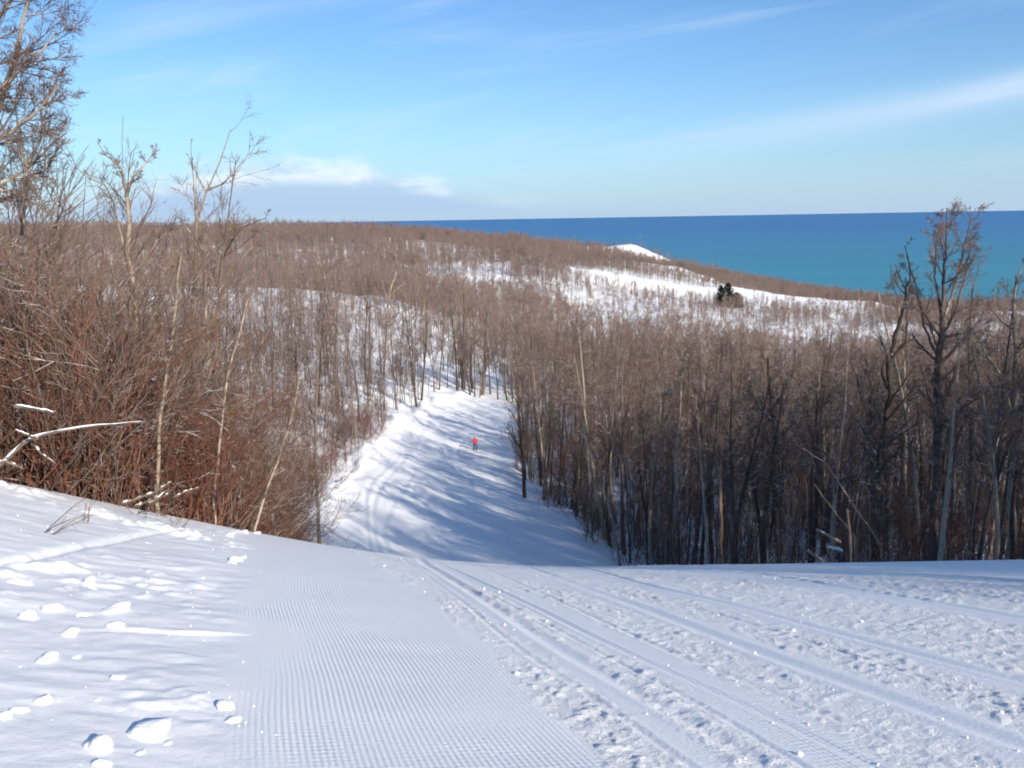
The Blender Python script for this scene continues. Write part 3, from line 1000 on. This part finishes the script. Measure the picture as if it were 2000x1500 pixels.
# left of the run
hero('bare_tree', 'tall bare tree whose twiggy crown fills the top left corner', 21,
     [(0.20, 0.3, [(-95, 900), (-95, 600), (-100, 300), (-90, 0), (-70, -300)], 0.86),
      (0.09, 0.2, [(-98, 420), (-40, 300), (20, 150), (60, -10), (80, -90)], 0.1),
      (0.07, 0.2, [(-98, 330), (0, 270), (70, 220), (120, 160)], 0.1),
      (0.07, 0.2, [(-95, 200), (-30, 80), (20, 0), (50, -90)], 0.1),
      (0.06, 0.2, [(-95, 260), (-20, 190), (60, 120), (110, 60)], 0.1),
      (0.06, 0.2, [(-98, 460), (-30, 380), (50, 330), (130, 260)], 0.1)],
     GB, 901, n1=22, len1=0.30, n2=9, n3=6, n4=2, tw=0.005, up=0.02, side=(0.9, 0, 0.1))
hero('bare_tree', 'forked pale bare tree rising from the thicket by the left border', 25,
     [(0.10, 0.4, [(38, 900), (42, 640), (45, 440), (55, 320)], 0.5),
      (0.05, 0.2, [(55, 320), (80, 270), (92, 210), (100, 150)]),
      (0.045, 0.2, [(52, 345), (90, 335), (115, 285), (150, 270)]),
      (0.04, 0.2, [(52, 335), (42, 270), (30, 210), (35, 150)])],
     GB, 902, n1=10, len1=0.30, n2=6, n3=5, n4=1, tw=0.0045)
hero('bare_tree', 'pale grey bare tree with two upright forks against the sky', 44,
     [(0.19, 0.5, [(272, 900), (266, 640), (254, 520), (250, 430), (247, 380)], 0.6),
      (0.09, 0.2, [(247, 385), (238, 330), (205, 300), (190, 278)]),
      (0.085, 0.2, [(247, 385), (262, 340), (290, 312), (300, 295)]),
      (0.09, 0.2, [(258, 560), (240, 480), (222, 400), (205, 360), (170, 345)], 0.4),
      (0.08, 0.2, [(256, 540), (285, 505), (320, 455), (345, 435)], 0.3)],
     GB, 903, n1=13, len1=0.22, n2=7, n3=5, tw=0.008)
hero('bare_tree', 'thin bare tree leaning to a slim whip above the skyline', 40,
     [(0.125, 0.15, [(420, 900), (405, 620), (392, 540), (381, 440), (398, 385), (425, 330), (450, 250)], 0.45),
      (0.05, 0.2, [(384, 450), (380, 380), (375, 320), (372, 280)]),
      (0.05, 0.2, [(402, 376), (385, 340), (368, 305)]),
      (0.05, 0.2, [(403, 372), (430, 362), (455, 340)])],
     GB, 904, n1=7, len1=0.16, n2=4, n3=3, tw=0.007)
hero('bare_tree', 'bare tree with a crooked fork growing beside the leaning whip tree', 38,
     [(0.13, 0.45, [(425, 900), (424, 700), (428, 600), (434, 500)], 0.6),
      (0.06, 0.2, [(431, 560), (410, 520), (385, 470), (345, 420)]),
      (0.06, 0.2, [(434, 505), (455, 465), (480, 440), (520, 425)]),
      (0.05, 0.2, [(434, 510), (440, 470), (430, 440), (425, 410)])],
     GG, 905, n1=8, len1=0.26, n2=6, n3=4, tw=0.007)
hero('birch_tree', 'slim white birch sapling leaning right out of the red shrubs', 18.2,
     [(0.036, 0.3, [(418, 980), (428, 880), (437, 780), (446, 715), (470, 650), (484, 580)], 0.6)],
     BI, 906, n1=9, len1=0.15, n2=4, n3=4, tw=0.005)
hero('bare_tree', 'yellowish bare sapling forking beside the thicket of red stems', 16.4,
     [(0.045, 0.3, [(306, 960), (312, 830), (320, 760), (332, 690), (342, 620), (352, 500)], 0.5),
      (0.03, 0.2, [(332, 690), (350, 672), (375, 660), (400, 640)], 0.2)],
     GT, 907, n1=9, len1=0.2, n2=5, n3=4, tw=0.0045)
hero('birch_tree', 'thin mottled birch slanting over the snow edge near the run', 18.8,
     [(0.032, 0.3, [(495, 1040), (520, 960), (545, 890), (568, 820), (585, 740)], 0.5)],
     BI, 908, n1=10, len1=0.18, n2=4, n3=4, tw=0.005)
hero('bare_tree', 'dark bare tree standing upright between birch saplings and run', 48,
     [(0.12, 0.25, [(616, 900), (616, 800), (620, 700), (628, 600), (632, 520)], 0.4)],
     GG, 909, n1=13, len1=0.22, n2=6, n3=4, tw=0.008)
# on the hillside behind the run
hero('bare_tree', 'thick dark bare tree at the far end of the run', 166,
     [(0.36, 0.3, [(905, 785), (906, 700), (905, 640), (906, 570)], 0.35)], GG, 910, n1=15, len1=0.24, n2=6, n3=5, tw=0.016)
hero('bare_tree', 'second dark trunk at the run end with arching side boughs', 164,
     [(0.36, 0.3, [(942, 782), (946, 710), (950, 660), (952, 610)], 0.35), (0.10, 0.3, [(950, 665), (965, 642), (972, 638)]), (0.1, 0.3, [(949, 690), (962, 668), (982, 672)])],
     GG, 911, n1=12, len1=0.22, n2=6, n3=5, tw=0.016)
hero('bare_tree', 'pale spreading bare tree on the ridge above the run', 272,
     [(0.32, 0.5, [(757, 612), (758, 590), (760, 580)], 0.6), (0.2, 0.2, [(758, 588), (764, 560), (774, 535), (778, 512)]), (0.18, 0.2, [(759, 582), (780, 560), (800, 545)]),
      (0.18, 0.2, [(758, 590), (750, 565), (745, 540)]), (0.16, 0.2, [(758, 584), (770, 548), (772, 525)])],
     BI, 912, n1=9, len1=0.35, n2=6, n3=4, tw=0.03)
for i, (px, hh) in enumerate(((393, 20), (425, 21.5), (452, 20.5), (470, 23), (500, 22), (522, 21.5), (565, 18), (640, 17))):
    y = 302 - i * 1.5
    x = at(px, 560, y)[0]
    lab = ['tallest crown', 'rounded crown'][0] if i == 3 else None
    place(f'hill{i % 6}', 'bare_tree', x, y, i * 1.7, hh / 16.5, 'tall bare tree on the hill crest breaking the left skyline', 'tree', 'tall trees on the crest of the hill')
# in the dark wood on the right
hero('bare_tree', 'tallest bare tree on the right, its vase-shaped crown against the lake', 45,
     [(0.30, 0.55, [(1822, 1090), (1826, 960), (1832, 820), (1834, 700), (1840, 640)], 0.6),
      (0.12, 0.15, [(1840, 645), (1842, 560), (1848, 480), (1850, 405)]),
      (0.10, 0.15, [(1840, 640), (1862, 570), (1880, 490), (1905, 405)]),
      (0.085, 0.15, [(1838, 660), (1868, 600), (1885, 540), (1895, 470)]),
      (0.08, 0.15, [(1834, 700), (1805, 640), (1790, 560), (1770, 500)]),
      (0.075, 0.15, [(1840, 620), (1825, 540), (1830, 470), (1838, 420)])],
     {'trunk': M['bark_grey'], 'crown': M['twig']}, 920, n1=18, len1=0.24, n2=8, n3=6, n4=2, tw=0.006)
hero('bare_tree', 'dark leaning bare tree with a bent top in front of the lake', 50,
     [(0.30, 0.4, [(1706, 1090), (1712, 960), (1722, 860), (1733, 770), (1742, 690)], 0.5),
      (0.13, 0.2, [(1742, 690), (1752, 640), (1765, 600), (1778, 540), (1768, 480)]),
      (0.10, 0.2, [(1742, 700), (1770, 670), (1772, 620), (1770, 590)]),
      (0.10, 0.2, [(1735, 760), (1720, 720), (1735, 700), (1715, 650)])],
     GD, 921, n1=11, len1=0.26, n2=6, n3=5, n4=1, tw=0.0075)
hero('bare_tree', 'straight dark bare tree just behind the leaning one', 53,
     [(0.26, 0.4, [(1702, 1090), (1704, 960), (1706, 860), (1700, 760)], 0.5), (0.1, 0.2, [(1704, 850), (1680, 760), (1660, 700)])],
     GD, 922, n1=12, len1=0.26, n2=6, n3=5, n4=1, tw=0.0075)
hero('bare_tree', 'pale-trunked bare tree close to the right border', 41,
     [(0.22, 0.45, [(1973, 1095), (1977, 980), (1980, 860), (1986, 740), (1984, 640)], 0.55),
      (0.10, 0.2, [(1980, 820), (1955, 730), (1925, 690), (1900, 640)]),
      (0.09, 0.2, [(1984, 640), (1978, 590), (1985, 545), (1998, 510)])],
     GB, 923, n1=10, len1=0.22, n2=6, n3=5, n4=1, tw=0.007)
hero('bare_tree', 'slim upright bare tree between the tallest one and the right border', 52,
     [(0.14, 0.3, [(1900, 1090), (1897, 960), (1896, 840), (1893, 700), (1898, 560)], 0.5)], GG, 924, n1=13, len1=0.2, n2=6, n3=5, tw=0.008)
hero('bare_tree', 'bushy-crowned dark bare tree in the middle of the dark wood', 64,
     [(0.20, 0.35, [(1388, 1080), (1386, 960), (1384, 860), (1378, 790), (1380, 730)], 0.45), (0.08, 0.2, [(1383, 840), (1360, 780), (1350, 740)]), (0.08, 0.2, [(1382, 830), (1405, 780), (1415, 735)])],
     GD, 925, n1=12, len1=0.25, n2=7, n3=5, n4=1, tw=0.009)
hero('bare_tree', 'dark bare tree with snow lumps caught on its forks', 58,
     [(0.19, 0.35, [(1522, 1090), (1515, 960), (1512, 860), (1502, 760), (1500, 700)], 0.45), (0.08, 0.2, [(1512, 830), (1480, 790), (1455, 740)]), (0.08, 0.2, [(1508, 800), (1545, 740), (1555, 690)])],
     GD, 926, n1=12, len1=0.25, n2=6, n3=5, n4=1, tw=0.008)
hero('bare_tree', 'broken-topped bare tree with a pale scar in the dark wood', 60,
     [(0.16, 0.6, [(1408, 1090), (1408, 960), (1407, 870)], 0.8)], {'trunk': M['wood_broken'], 'crown': M['twig_dark']}, 927, n1=4, len1=0.2, n2=3, n3=3, tw=0.008)
hero('bare_tree', 'dark foremost tree where the wood meets the shaded run', 92,
     [(0.22, 0.35, [(1025, 965), (1020, 900), (1017, 840), (1010, 760)], 0.3), (0.1, 0.2, [(1018, 880), (1000, 850), (985, 830)])],
     GD, 928, n1=14, len1=0.28, n2=6, n3=5, tw=0.010)


# ------------------------------------------------------------------ leaning and fallen wood
def log(name, label, d, pts, rad, tip, material, cat='log', snow=True, group=None, d2=None, ground_it=False, seed=0, cap=1.0):
    rr = np.random.default_rng(seed + 1000)
    n = 12
    P = np.array([at(px, py, d + (0 if d2 is None else (d2 - d) * i / (len(pts) - 1))) for i, (px, py) in enumerate(pts)])
    if ground_it:
        P[0, 2] = float(ground(P[0, 0], P[0, 1])) - 0.3
    base = P[0].copy()
    P = resample(P - base, n) + rr.normal(0, rad * 0.15, (n, 3))
    Rd = rad * (1 - (1 - tip) * np.linspace(0, 1, n)) * rr.uniform(0.9, 1.1, n)
    g = Growth(seed)
    g.tube('wood', P[None], Rd[None], 8)
    me = g.meshes(name, {'wood': material})['wood']
    o = link(name, me)
    # close the two sawn or snapped ends
    import bmesh
    bm = bmesh.new(); bm.from_mesh(me); bm.edges.ensure_lookup_table()
    bmesh.ops.holes_fill(bm, edges=[e for e in bm.edges if e.is_boundary], sides=0)
    bm.to_mesh(me); bm.free()
    o.location = base
    if snow:
        t = np.linspace(0, 1, 26)
        Q = np.column_stack([np.interp(t, np.linspace(0, 1, n), P[:, k]) for k in range(3)])
        rq = np.interp(t, np.linspace(0, 1, n), Rd)
        lump = np.clip(cap * 0.62 + 1.5 * np.array([vnoise(np.array(a * 11.0), np.array(seed * 3.7), 5) for a in t]), 0.05, 1.3)
        lump[0] = lump[-1] = 0.1
        g2 = Growth(seed + 1)
        Q[:, 2] += rq * 0.62
        g2.tube('snow_cap', Q[None], (rq * 0.80 * lump)[None], 8)
        link('snow_cap', g2.meshes('snow_cap', {'snow_cap': M['chunk']})['snow_cap'], None, o)
    tag(o, label, cat, group)
    return o


log('fallen_branch', 'long snow-topped fallen branch arching through the left thicket', 13.6, [(-20, 925), (10, 900), (55, 858), (110, 842), (200, 830), (285, 822)], 0.036, 0.25, M['bark_grey'], 'branch', seed=1)
log('fallen_branch', 'short snapped branch stub capped with snow above the long fallen one', 13.8, [(28, 794), (60, 797), (108, 806)], 0.036, 0.7, M['bark_grey'], 'branch', seed=2)
log('fallen_branch', 'snowy side branch slanting down from the long fallen branch', 13.6, [(58, 858), (80, 885), (108, 905)], 0.024, 0.5, M['bark_grey'], 'branch', seed=3)
log('fallen_branch', 'short snowy limb pointing left under the snapped stub', 13.4, [(75, 858), (50, 848), (30, 840)], 0.028, 0.6, M['bark_grey'], 'branch', seed=4)
log('fallen_branch', 'snowy branch curving along the snow edge at the left border', 12.6, [(-20, 905), (10, 900), (45, 915)], 0.028, 0.6, M['bark_grey'], 'branch', seed=5)
for k, pts in enumerate(([(235, 985), (300, 962), (335, 940)], [(262, 990), (310, 972), (330, 955)], [(290, 985), (325, 966), (345, 948)])):
    log('fallen_branch', ['lowest snowy stick of the pile behind the snow edge', 'middle snowy stick of the pile behind the snow edge', 'uppermost snowy stick of the pile behind the snow edge'][k], 15.6, pts, 0.03, 0.5, M['bark_grey'], 'branch', seed=6 + k)
log('fallen_branch', 'single snowy stick lying right of the stick pile', 16.2, [(338, 972), (362, 960), (388, 952)], 0.024, 0.5, M['bark_grey'], 'branch', seed=10)
log('fallen_log', 'snow-covered log jutting onto the left edge of the run', 103, [(664, 928), (690, 908), (714, 899)], 0.22, 0.7, M['log'], seed=11)
log('leaning_pole', 'long bare pole leaning left against the dark wood', 42, [(1745, 1112), (1720, 1060), (1690, 1020), (1655, 970), (1610, 900)], 0.085, 0.3, M['bark_pale'], 'dead tree', False, ground_it=True, seed=12)
log('leaning_pole', 'thinner bare pole leaning left beside the pale stub', 44, [(1684, 1112), (1668, 1045), (1630, 1000), (1590, 945)], 0.075, 0.3, M['bark_pale'], 'dead tree', False, ground_it=True, seed=13)
log('tree_stub', 'pale pinkish broken tree stub standing at the wood edge', 42, [(1668, 1115), (1661, 1050), (1656, 996)], 0.09, 0.6, M['wood_broken'], 'dead tree', False, ground_it=True, seed=14)
log('fallen_log', 'snow-tipped log slanting down right of the dark wood middle', 43, [(1578, 1075), (1600, 1092), (1618, 1112)], 0.085, 0.9, M['wood_broken'], seed=15)
log('fallen_log', 'reddish snowy log above the slanting one', 44, [(1595, 1035), (1620, 1048), (1642, 1060)], 0.075, 0.9, M['wood_broken'], seed=16)
log('fallen_log', 'short snow-heaped log beside the pale stub', 43.5, [(1620, 1070), (1632, 1073), (1645, 1078)], 0.11, 0.9, M['log'], seed=17)
log('leaning_pole', 'snow-dusted pole bending left near the shaded run', 66, [(1212, 1085), (1200, 1030), (1188, 990), (1180, 960)], 0.12, 0.4, M['bark_pale'], 'dead tree', False, ground_it=True, seed=18)

# ------------------------------------------------------------------ thicket on the left
rs = random.Random(5)
SH_LAB = {'red': ('red_shrub', 'dense red-stemmed shrub of the thicket, ', 'red-stemmed shrubs of the thicket'),
          'straw': ('straw_shrub', 'straw-coloured arching shrub of the thicket, ', 'straw-coloured shrubs of the thicket'),
          'brown': ('brown_shrub', 'tall brown twiggy shrub of the thicket, ', 'brown shrubs of the thicket')}
n_sh = 0
placed = []
while n_sh < 150:
    px = rs.uniform(-60, 690)
    u = (px - 1000) / 1775.0
    b0 = float(np.interp(u, [-0.6, -0.2, 0.1], [12.0, 17.0, 18.5]))
    y = b0 + 2.3 + 20.0 * rs.random() ** 1.3
    x = u * y
    if x > run_edges(y)[0] - 1.2: continue
    if any((x - a) ** 2 + (y - b) ** 2 < 0.55 for a, b in placed): continue
    placed.append((x, y))
    r_ = rs.random()
    if px < 220: k = 'straw' if r_ < 0.26 else ('brown' if r_ < 0.62 else 'red')
    elif px < 520: k = 'red' if r_ < 0.50 else ('brown' if r_ < 0.84 else 'straw')
    else: k = 'brown' if r_ < 0.68 else ('red' if r_ < 0.9 else 'straw')
    nm, lab, grp = SH_LAB[k]
    lab = lab + ['under the corner tree', 'around the yellowish sapling', 'around the white birch', 'at its end by the run'][int(np.searchsorted([200, 380, 540], px))]
    want = float(np.interp(px, [-60, 150, 300, 450, 600, 690], [1.4, 1.25, 1.0, 0.92, 0.85, 0.75])) * rs.uniform(0.75, 1.15) * (1 + 0.012 * (y - b0))
    place(f'{k}{rs.randrange(3)}', nm, x, y, rs.uniform(0, 6.28), want, lab, 'shrub', grp, (rs.gauss(0, 0.06), rs.gauss(0, 0.06)))
    n_sh += 1
for k in range(46):
    px = rs.uniform(-60, 640)
    u = (px - 1000) / 1775.0
    b0 = float(np.interp(u, [-0.6, -0.2, 0.1], [12.0, 17.0, 18.5]))
    y = b0 + 3.5 + rs.random() * 16
    x = u * y
    s = float(np.interp(px, [-60, 200, 400, 600], [1.05, 0.78, 0.66, 0.5])) * rs.uniform(0.8, 1.1)
    if x > run_edges(y)[0] - 1.5: continue
    if px > 280: s *= 1.2
    if k % 3 == 0: s *= 0.62
    place(f'young{rs.randrange(5)}' if k % 3 else f'pole{rs.randrange(6)}', 'bare_tree', x, y, rs.uniform(0, 6.28), s, 'young bare tree rising out of the thicket ' + ['under the corner tree', 'around the pale forked trees', 'around the white birch'][int(np.searchsorted([160, 390], px))], 'tree', 'young trees of the left thicket', (rs.gauss(0.0, 0.1), rs.gauss(0.06, 0.1)))

# dry weeds poking through the snow edge
def weed(seed, n, H, lean, spread):
    g = Growth(seed)
    a = g.r.uniform(0, 6.28, n)
    D = np.stack([np.cos(a) * spread + lean, np.sin(a) * spread, np.ones(n)], 1)
    P, Rd = g.stems(np.zeros((n, 3)) + [[0, 0, -0.08]] + g.r.normal(0, 0.03, (n, 3)), D, H * g.r.uniform(0.5, 1.1, n), np.full(n, 0.0055), 6, 0.08, -0.02, 0.5)
    g.tube('stem', P, Rd, 4)
    P1, R1, _ = g.fork(P, Rd, np.full(n, H), 3, 0.35, 0.95, 0.6, 0.22, 0.3, 3, 0.1, 0.0, 0.6, 0.0025)
    g.tube('stem', P1, R1, 3)
    return g.meshes('weed', {'stem': M['stalk']})['stem']


WEEDS = [(88, 1040, 4, 0.75, 1.0, 0.25, 'dark dead weed slanting over the scuffed snow at far left'), (232, 1022, 6, 0.42, 0.1, 0.6, 'small spreading sprig standing alone in the snow'),
         (160, 1016, 4, 0.5, 0.7, 0.4, 'low bent weed between the slanting weed and the lone sprig'), (345, 1030, 4, 0.38, 0.3, 0.5, 'fine pale weed right of the lone sprig'),
         (146, 955, 5, 1.1, 0.0, 0.15, 'tall straight dry stalk on the snow edge'), (160, 968, 5, 0.9, 0.25, 0.2, 'dry stalk tuft beside the tall straight stalk'),
         (300, 1005, 5, 0.5, 0.3, 0.4, 'short orange-brown weed on the snow edge above the fine pale weed')]
for k, (px, py, n, H, lean, sp, lab) in enumerate(WEEDS):
    best = min(np.linspace(5, 22, 400), key=lambda d: abs(at(px, py, d)[2] - float(ground(at(px, py, d)[0], d))) + (0 if d < 20 else 1))
    p = at(px, py, best)
    o = link('dry_weed', weed(1300 + k, n, H, lean, sp))
    o.location = (p[0], p[1], float(ground(p[0], p[1], True)))
    tag(o, lab, 'weed', 'dry weeds along the snow edge')

# ------------------------------------------------------------------ conifers by the far dunes
def conifer(seed, H, rad):
    g = Growth(seed)
    P, Rd = g.stems(np.array([[0, 0, -0.5]]), np.array([[0, 0, 1.0]]), np.array([H + 0.5]), np.array([0.22]), 6, 0.01, 0.02, 0.1)
    g.tube('trunk', P, Rd, 6)
    n = 170
    t = g.r.uniform(0.06, 0.98, n)
    a = g.r.uniform(0, 6.28, n)
    Lb = rad * (1 - t) ** 0.7 * g.r.uniform(0.6, 1.15, n) + 0.4
    D = np.stack([np.cos(a), np.sin(a), 0.15 + 0.7 * t], 1)
    p0 = np.stack([np.zeros(n), np.zeros(n), t * H], 1)
    P1, R1 = g.stems(p0, D, Lb, np.full(n, 0.05), 5, 0.08, -0.10, 0.4)
    g.tube('crown', P1, R1, 3)
    P2, R2, L2 = g.fork(P1, R1, Lb, 16, 0.1, 1.0, 0.9, 0.36, 0.4, 3, 0.1, -0.08, 2.0, 0.10)
    g.tube('crown', P2, R2, 3)
    return g.meshes('evergreen_tree', {'trunk': M['bark_dark'], 'crown': M['needles']})


for (px, d, H, rad, lab) in ((1420, 520, 14, 6.2, 'dark evergreen standing alone on the snowy dune slope'), (1407, 516, 12, 4.2, 'narrow dark evergreen touching the left side of the lone evergreen'), (1438, 521, 9, 5.5, 'low dark evergreen to the right of the lone evergreen')):
    x = at(px, 590, d)[0]
    e = bpy.data.objects.new('evergreen_tree', None); COL.objects.link(e)
    e.location = (x, d, float(ground(x, d)))
    for part, me in conifer(int(px), H, rad).items(): link(part, me, None, e)
    tag(e, lab, 'tree')

# ------------------------------------------------------------------ snow clods
import bmesh


def clod_mesh(seed):
    bm = bmesh.new()
    bmesh.ops.create_icosphere(bm, subdivisions=3, radius=1.0)
    r_ = random.Random(seed)
    ph = [(Vector((r_.gauss(0, 1), r_.gauss(0, 1), r_.gauss(0, 1))) * f, r_.uniform(0, 6.28), a) for f, a in ((1.1, 0.22), (1.8, 0.18), (2.9, 0.12), (5.0, 0.07), (8.0, 0.045), (13.0, 0.03))]
    for v in bm.verts:
        k = 1.0 + sum(a * (math.sin(v.co.dot(w_) + p) if a > 0.1 else 1 - 2 * abs(math.sin(v.co.dot(w_) + p))) for w_, p, a in ph)
        v.co *= k
        v.co.z *= 0.62
    for f in bm.faces: f.smooth = True
    me = bpy.data.meshes.new('snow_clod'); bm.to_mesh(me); bm.free()
    me.materials.append(M['chunk'])
    return me


CL = [clod_mesh(i) for i in range(6)]


def on_snow(px, py):
    ds = np.linspace(3.0, 20, 1500)
    P = np.array([at(px, py, d) for d in ds])
    k = np.argmax(P[:, 2] < ground(P[:, 0], P[:, 1], True))
    return P[k]


def clod(px, py, wpx, label, group=None, i=0, sz=1.0):
    p = on_snow(px, py)
    o = link('snow_clod', CL[i % 6])
    r_ = wpx / FPX * np.linalg.norm(p) / 2
    o.location = (p[0], p[1], float(ground(p[0], p[1], True)) - r_ * 0.02)
    o.scale = (r_, r_ * rs.uniform(0.7, 1.1), r_ * sz)
    o.rotation_euler = (rs.uniform(-0.3, 0.3), rs.uniform(-0.3, 0.3), rs.uniform(0, 6.28))
    tag(o, label, 'snow clod', group)


clod(288, 1440, 70, 'largest round snow clod in the lower left snow', None, 0, 0.9)
clod(185, 1462, 60, 'second large snow clod, left of the largest one', None, 1, 1.0)
clod(220, 1192, 62, 'wide flat snow clod above the scuffed patch on the left', None, 2, 0.6)
clod(176, 1136, 22, 'upright snow clod beside the ski track', None, 3, 1.3)
clod(84, 1372, 32, 'rounded snow clod near the left border', None, 4, 1.1)
G_ = ('small white snow clod scattered on the soft snow left of the groomed strip', 'small clods in the soft snow')
for k, (px, py, wp) in enumerate(((40, 1138, 40), (295, 1136, 18), (275, 1143, 15), (225, 1225, 40), (130, 1240, 36), (165, 1200, 30), (98, 1190, 34), (60, 1208, 40), (90, 1290, 44), (150, 1285, 22), (232, 1325, 24), (40, 1390, 34), (5, 1400, 28), (435, 1385, 38), (455, 1408, 30),
                                  (460, 1095, 30), (452, 1100, 16), (475, 1090, 14), (205, 1495, 34), (275, 1472, 20), (325, 1455, 18), (190, 1368, 14), (520, 1032, 26), (500, 1042, 22), (480, 1040, 18), (445, 1046, 20), (180, 1150, 12), (330, 1240, 8), (395, 1130, 8))):
    clod(px, py, wp, G_[0], G_[1], k, rs.uniform(0.6, 1.0))


def crumbs():
    r_ = np.random.default_rng(3)
    n = 600
    y = 3.4 * np.exp(r_.uniform(0, 1.6, n))
    v = np.where(r_.uniform(0, 1, n) < 0.30, r_.uniform(-3.5, 0.0, n), r_.uniform(1.5, 7, n))
    x = v - 0.285 * y
    z = ground(x, y, True)
    s = r_.uniform(0.003, 0.011, n) * np.where(r_.uniform(0, 1, n) < 0.06, 2.0, 1.0)
    oct_ = np.array([[1, 0, 0], [0, 1, 0], [-1, 0, 0], [0, -1, 0], [0, 0, 0.8], [0, 0, -0.8]], float)
    V = np.stack([x, y, z + s * 0.3], 1)[:, None] + oct_[None] * s[:, None, None] * r_.uniform(0.6, 1.3, (n, 6, 1))
    f = np.array([[0, 1, 4], [1, 2, 4], [2, 3, 4], [3, 0, 4], [1, 0, 5], [2, 1, 5], [3, 2, 5], [0, 3, 5]])
    F = (np.arange(n)[:, None, None] * 6 + f[None]).reshape(-1, 3)
    o = link('snow_crumbs', mesh_np('snow_crumbs', V.reshape(-1, 3), F), M['chunk'])
    tag(o, 'tiny crumbs of snow strewn over the near slope', 'snow', None, 'stuff')


crumbs()

# ------------------------------------------------------------------ skier
def skier():
    x, y, _ = at(928, 876, 116)
    z = float(ground(x, y))
    m_j, m_p, m_s, m_h = plain('red_jacket', (0.5, 0.006, 0.01)), plain('dark_trousers', (0.015, 0.018, 0.03)), plain('skin', (0.5, 0.3, 0.22)), plain('dark_helmet', (0.05, 0.012, 0.014), 0.4)
    m_k = plain('ski_base', (0.05, 0.05, 0.06), 0.3)
    # joints: pelvis root, legs slightly bent, arms forward and out with poles
    J = {'pelvis': (0, 0, 0.93, .17), 'waist': (0, .02, 1.08, .165), 'chest': (0, .05, 1.30, .19), 'neck': (0, .08, 1.50, .07), 'head': (0, .10, 1.64, .105), 'crown': (0, .10, 1.76, .075),
         'hl': (-.11, 0, .88, .115), 'kl': (-.15, .10, .52, .085), 'al': (-.16, 0, .13, .065), 'tl': (-.16, .17, .07, .055),
         'hr': (.11, 0, .88, .115), 'kr': (.15, .10, .52, .085), 'ar': (.16, 0, .13, .065), 'tr': (.16, .17, .07, .055),
         'sl': (-.21, .05, 1.41, .085), 'el': (-.30, .06, 1.15, .07), 'wl': (-.31, .26, 1.02, .055), 'fl': (-.31, .34, 1.00, .05),
         'sr': (.21, .05, 1.41, .085), 'er': (.30, .06, 1.15, .07), 'wr': (.31, .26, 1.02, .055), 'fr': (.31, .34, 1.00, .05)}
    E = [('pelvis', 'waist'), ('waist', 'chest'), ('chest', 'neck'), ('neck', 'head'), ('head', 'crown'), ('pelvis', 'hl'), ('hl', 'kl'), ('kl', 'al'), ('al', 'tl'), ('pelvis', 'hr'), ('hr', 'kr'), ('kr', 'ar'), ('ar', 'tr'),
         ('chest', 'sl'), ('sl', 'el'), ('el', 'wl'), ('wl', 'fl'), ('chest', 'sr'), ('sr', 'er'), ('er', 'wr'), ('wr', 'fr')]
    names = list(J)
    me = bpy.data.meshes.new('person')
    me.from_pydata([J[n][:3] for n in names], [(names.index(a), names.index(b)) for a, b in E], [])
    o = link('person', me)
    sk = o.modifiers.new('skin', 'SKIN'); sk.use_smooth_shade = True
    for i, n in enumerate(names):
        me.skin_vertices[0].data[i].radius = (J[n][3], J[n][3])
    me.skin_vertices[0].data[0].use_root = True
    o.modifiers.new('sub', 'SUBSURF').render_levels = 2
    dg = bpy.context.evaluated_depsgraph_get()
    nm = bpy.data.meshes.new_from_object(o.evaluated_get(dg))
    o.modifiers.clear(); o.data = nm
    nm.materials.clear()
    for q in (m_j, m_p, m_s, m_h): nm.materials.append(q)
    for p in nm.polygons:
        c = p.center
        p.material_index = 1 if c.z < 0.90 else (0 if c.z < 1.53 else (2 if c.y > 0.14 and c.z < 1.68 else 3))
        if c.y > 0.29 and 0.93 < c.z < 1.3: p.material_index = 1
        p.use_smooth = True
    o.location = (x, y, z + 0.02)
    o.rotation_euler = (0, 0, R(12))
    tag(o, 'person skiing down the run in red jacket and dark trousers', 'person')
    ax = Matrix.Rotation(R(12), 4, 'Z')
    for s, side in ((-1, 'left'), (1, 'right')):
        c = Vector((x, y, z)) + ax @ Vector((s * 0.16, 0.1, 0.03))
        slope = math.atan2(float(ground(x, y + 1)) - float(ground(x, y - 1)), 2)
        pr = [(-0.75, 0), (-0.3, 0), (0.4, 0), (0.78, 0.01), (0.9, 0.08), (0.96, 0.13)]
        V = []; F = []
        for yy, zz_ in pr:
            wd_ = 0.045 if yy < 0.9 else 0.025
            V += [(-wd_, yy, zz_), (wd_, yy, zz_), (wd_, yy, zz_ + 0.02), (-wd_, yy, zz_ + 0.02)]
        for i in range(len(pr) - 1):
            for k in range(4):
                F.append((i * 4 + k, i * 4 + (k + 1) % 4, i * 4 + 4 + (k + 1) % 4, i * 4 + 4 + k))
        k_ = link('ski', mesh_np('ski', V, F, False), m_k)
        k_.location = c; k_.rotation_euler = (slope, 0, R(12))
        tag(k_, f'dark ski under the {side} boot of the person in red', 'ski')
        g = Growth(5)
        h = Vector((s * 0.31, 0.34, 1.00)); b = Vector((s * 0.42, 0.25, 0.0))
        P = np.array([h + Vector((0, 0, 0.1)), h, (h + b) / 2, b])
        g.tube('pole', P[None], np.array([[0.016, 0.013, 0.009, 0.007]]), 6)
        p_ = link('ski_pole', g.meshes('ski_pole', {'pole': m_k})['pole'])
        g2 = Growth(6)
        bb = b + (h - b) * 0.06
        g2.tube('b', np.array([bb - Vector((0, 0, .01)), bb + Vector((0, 0, .01))])[None], np.array([[0.05, 0.04]]), 8)
        link('basket', g2.meshes('basket', {'b': m_k})['b'], None, p_)
        p_.location = (x, y, z); p_.rotation_euler = (0, 0, R(12))
        tag(p_, f'thin ski pole in the {side} hand of the person in red', 'ski pole')


skier()
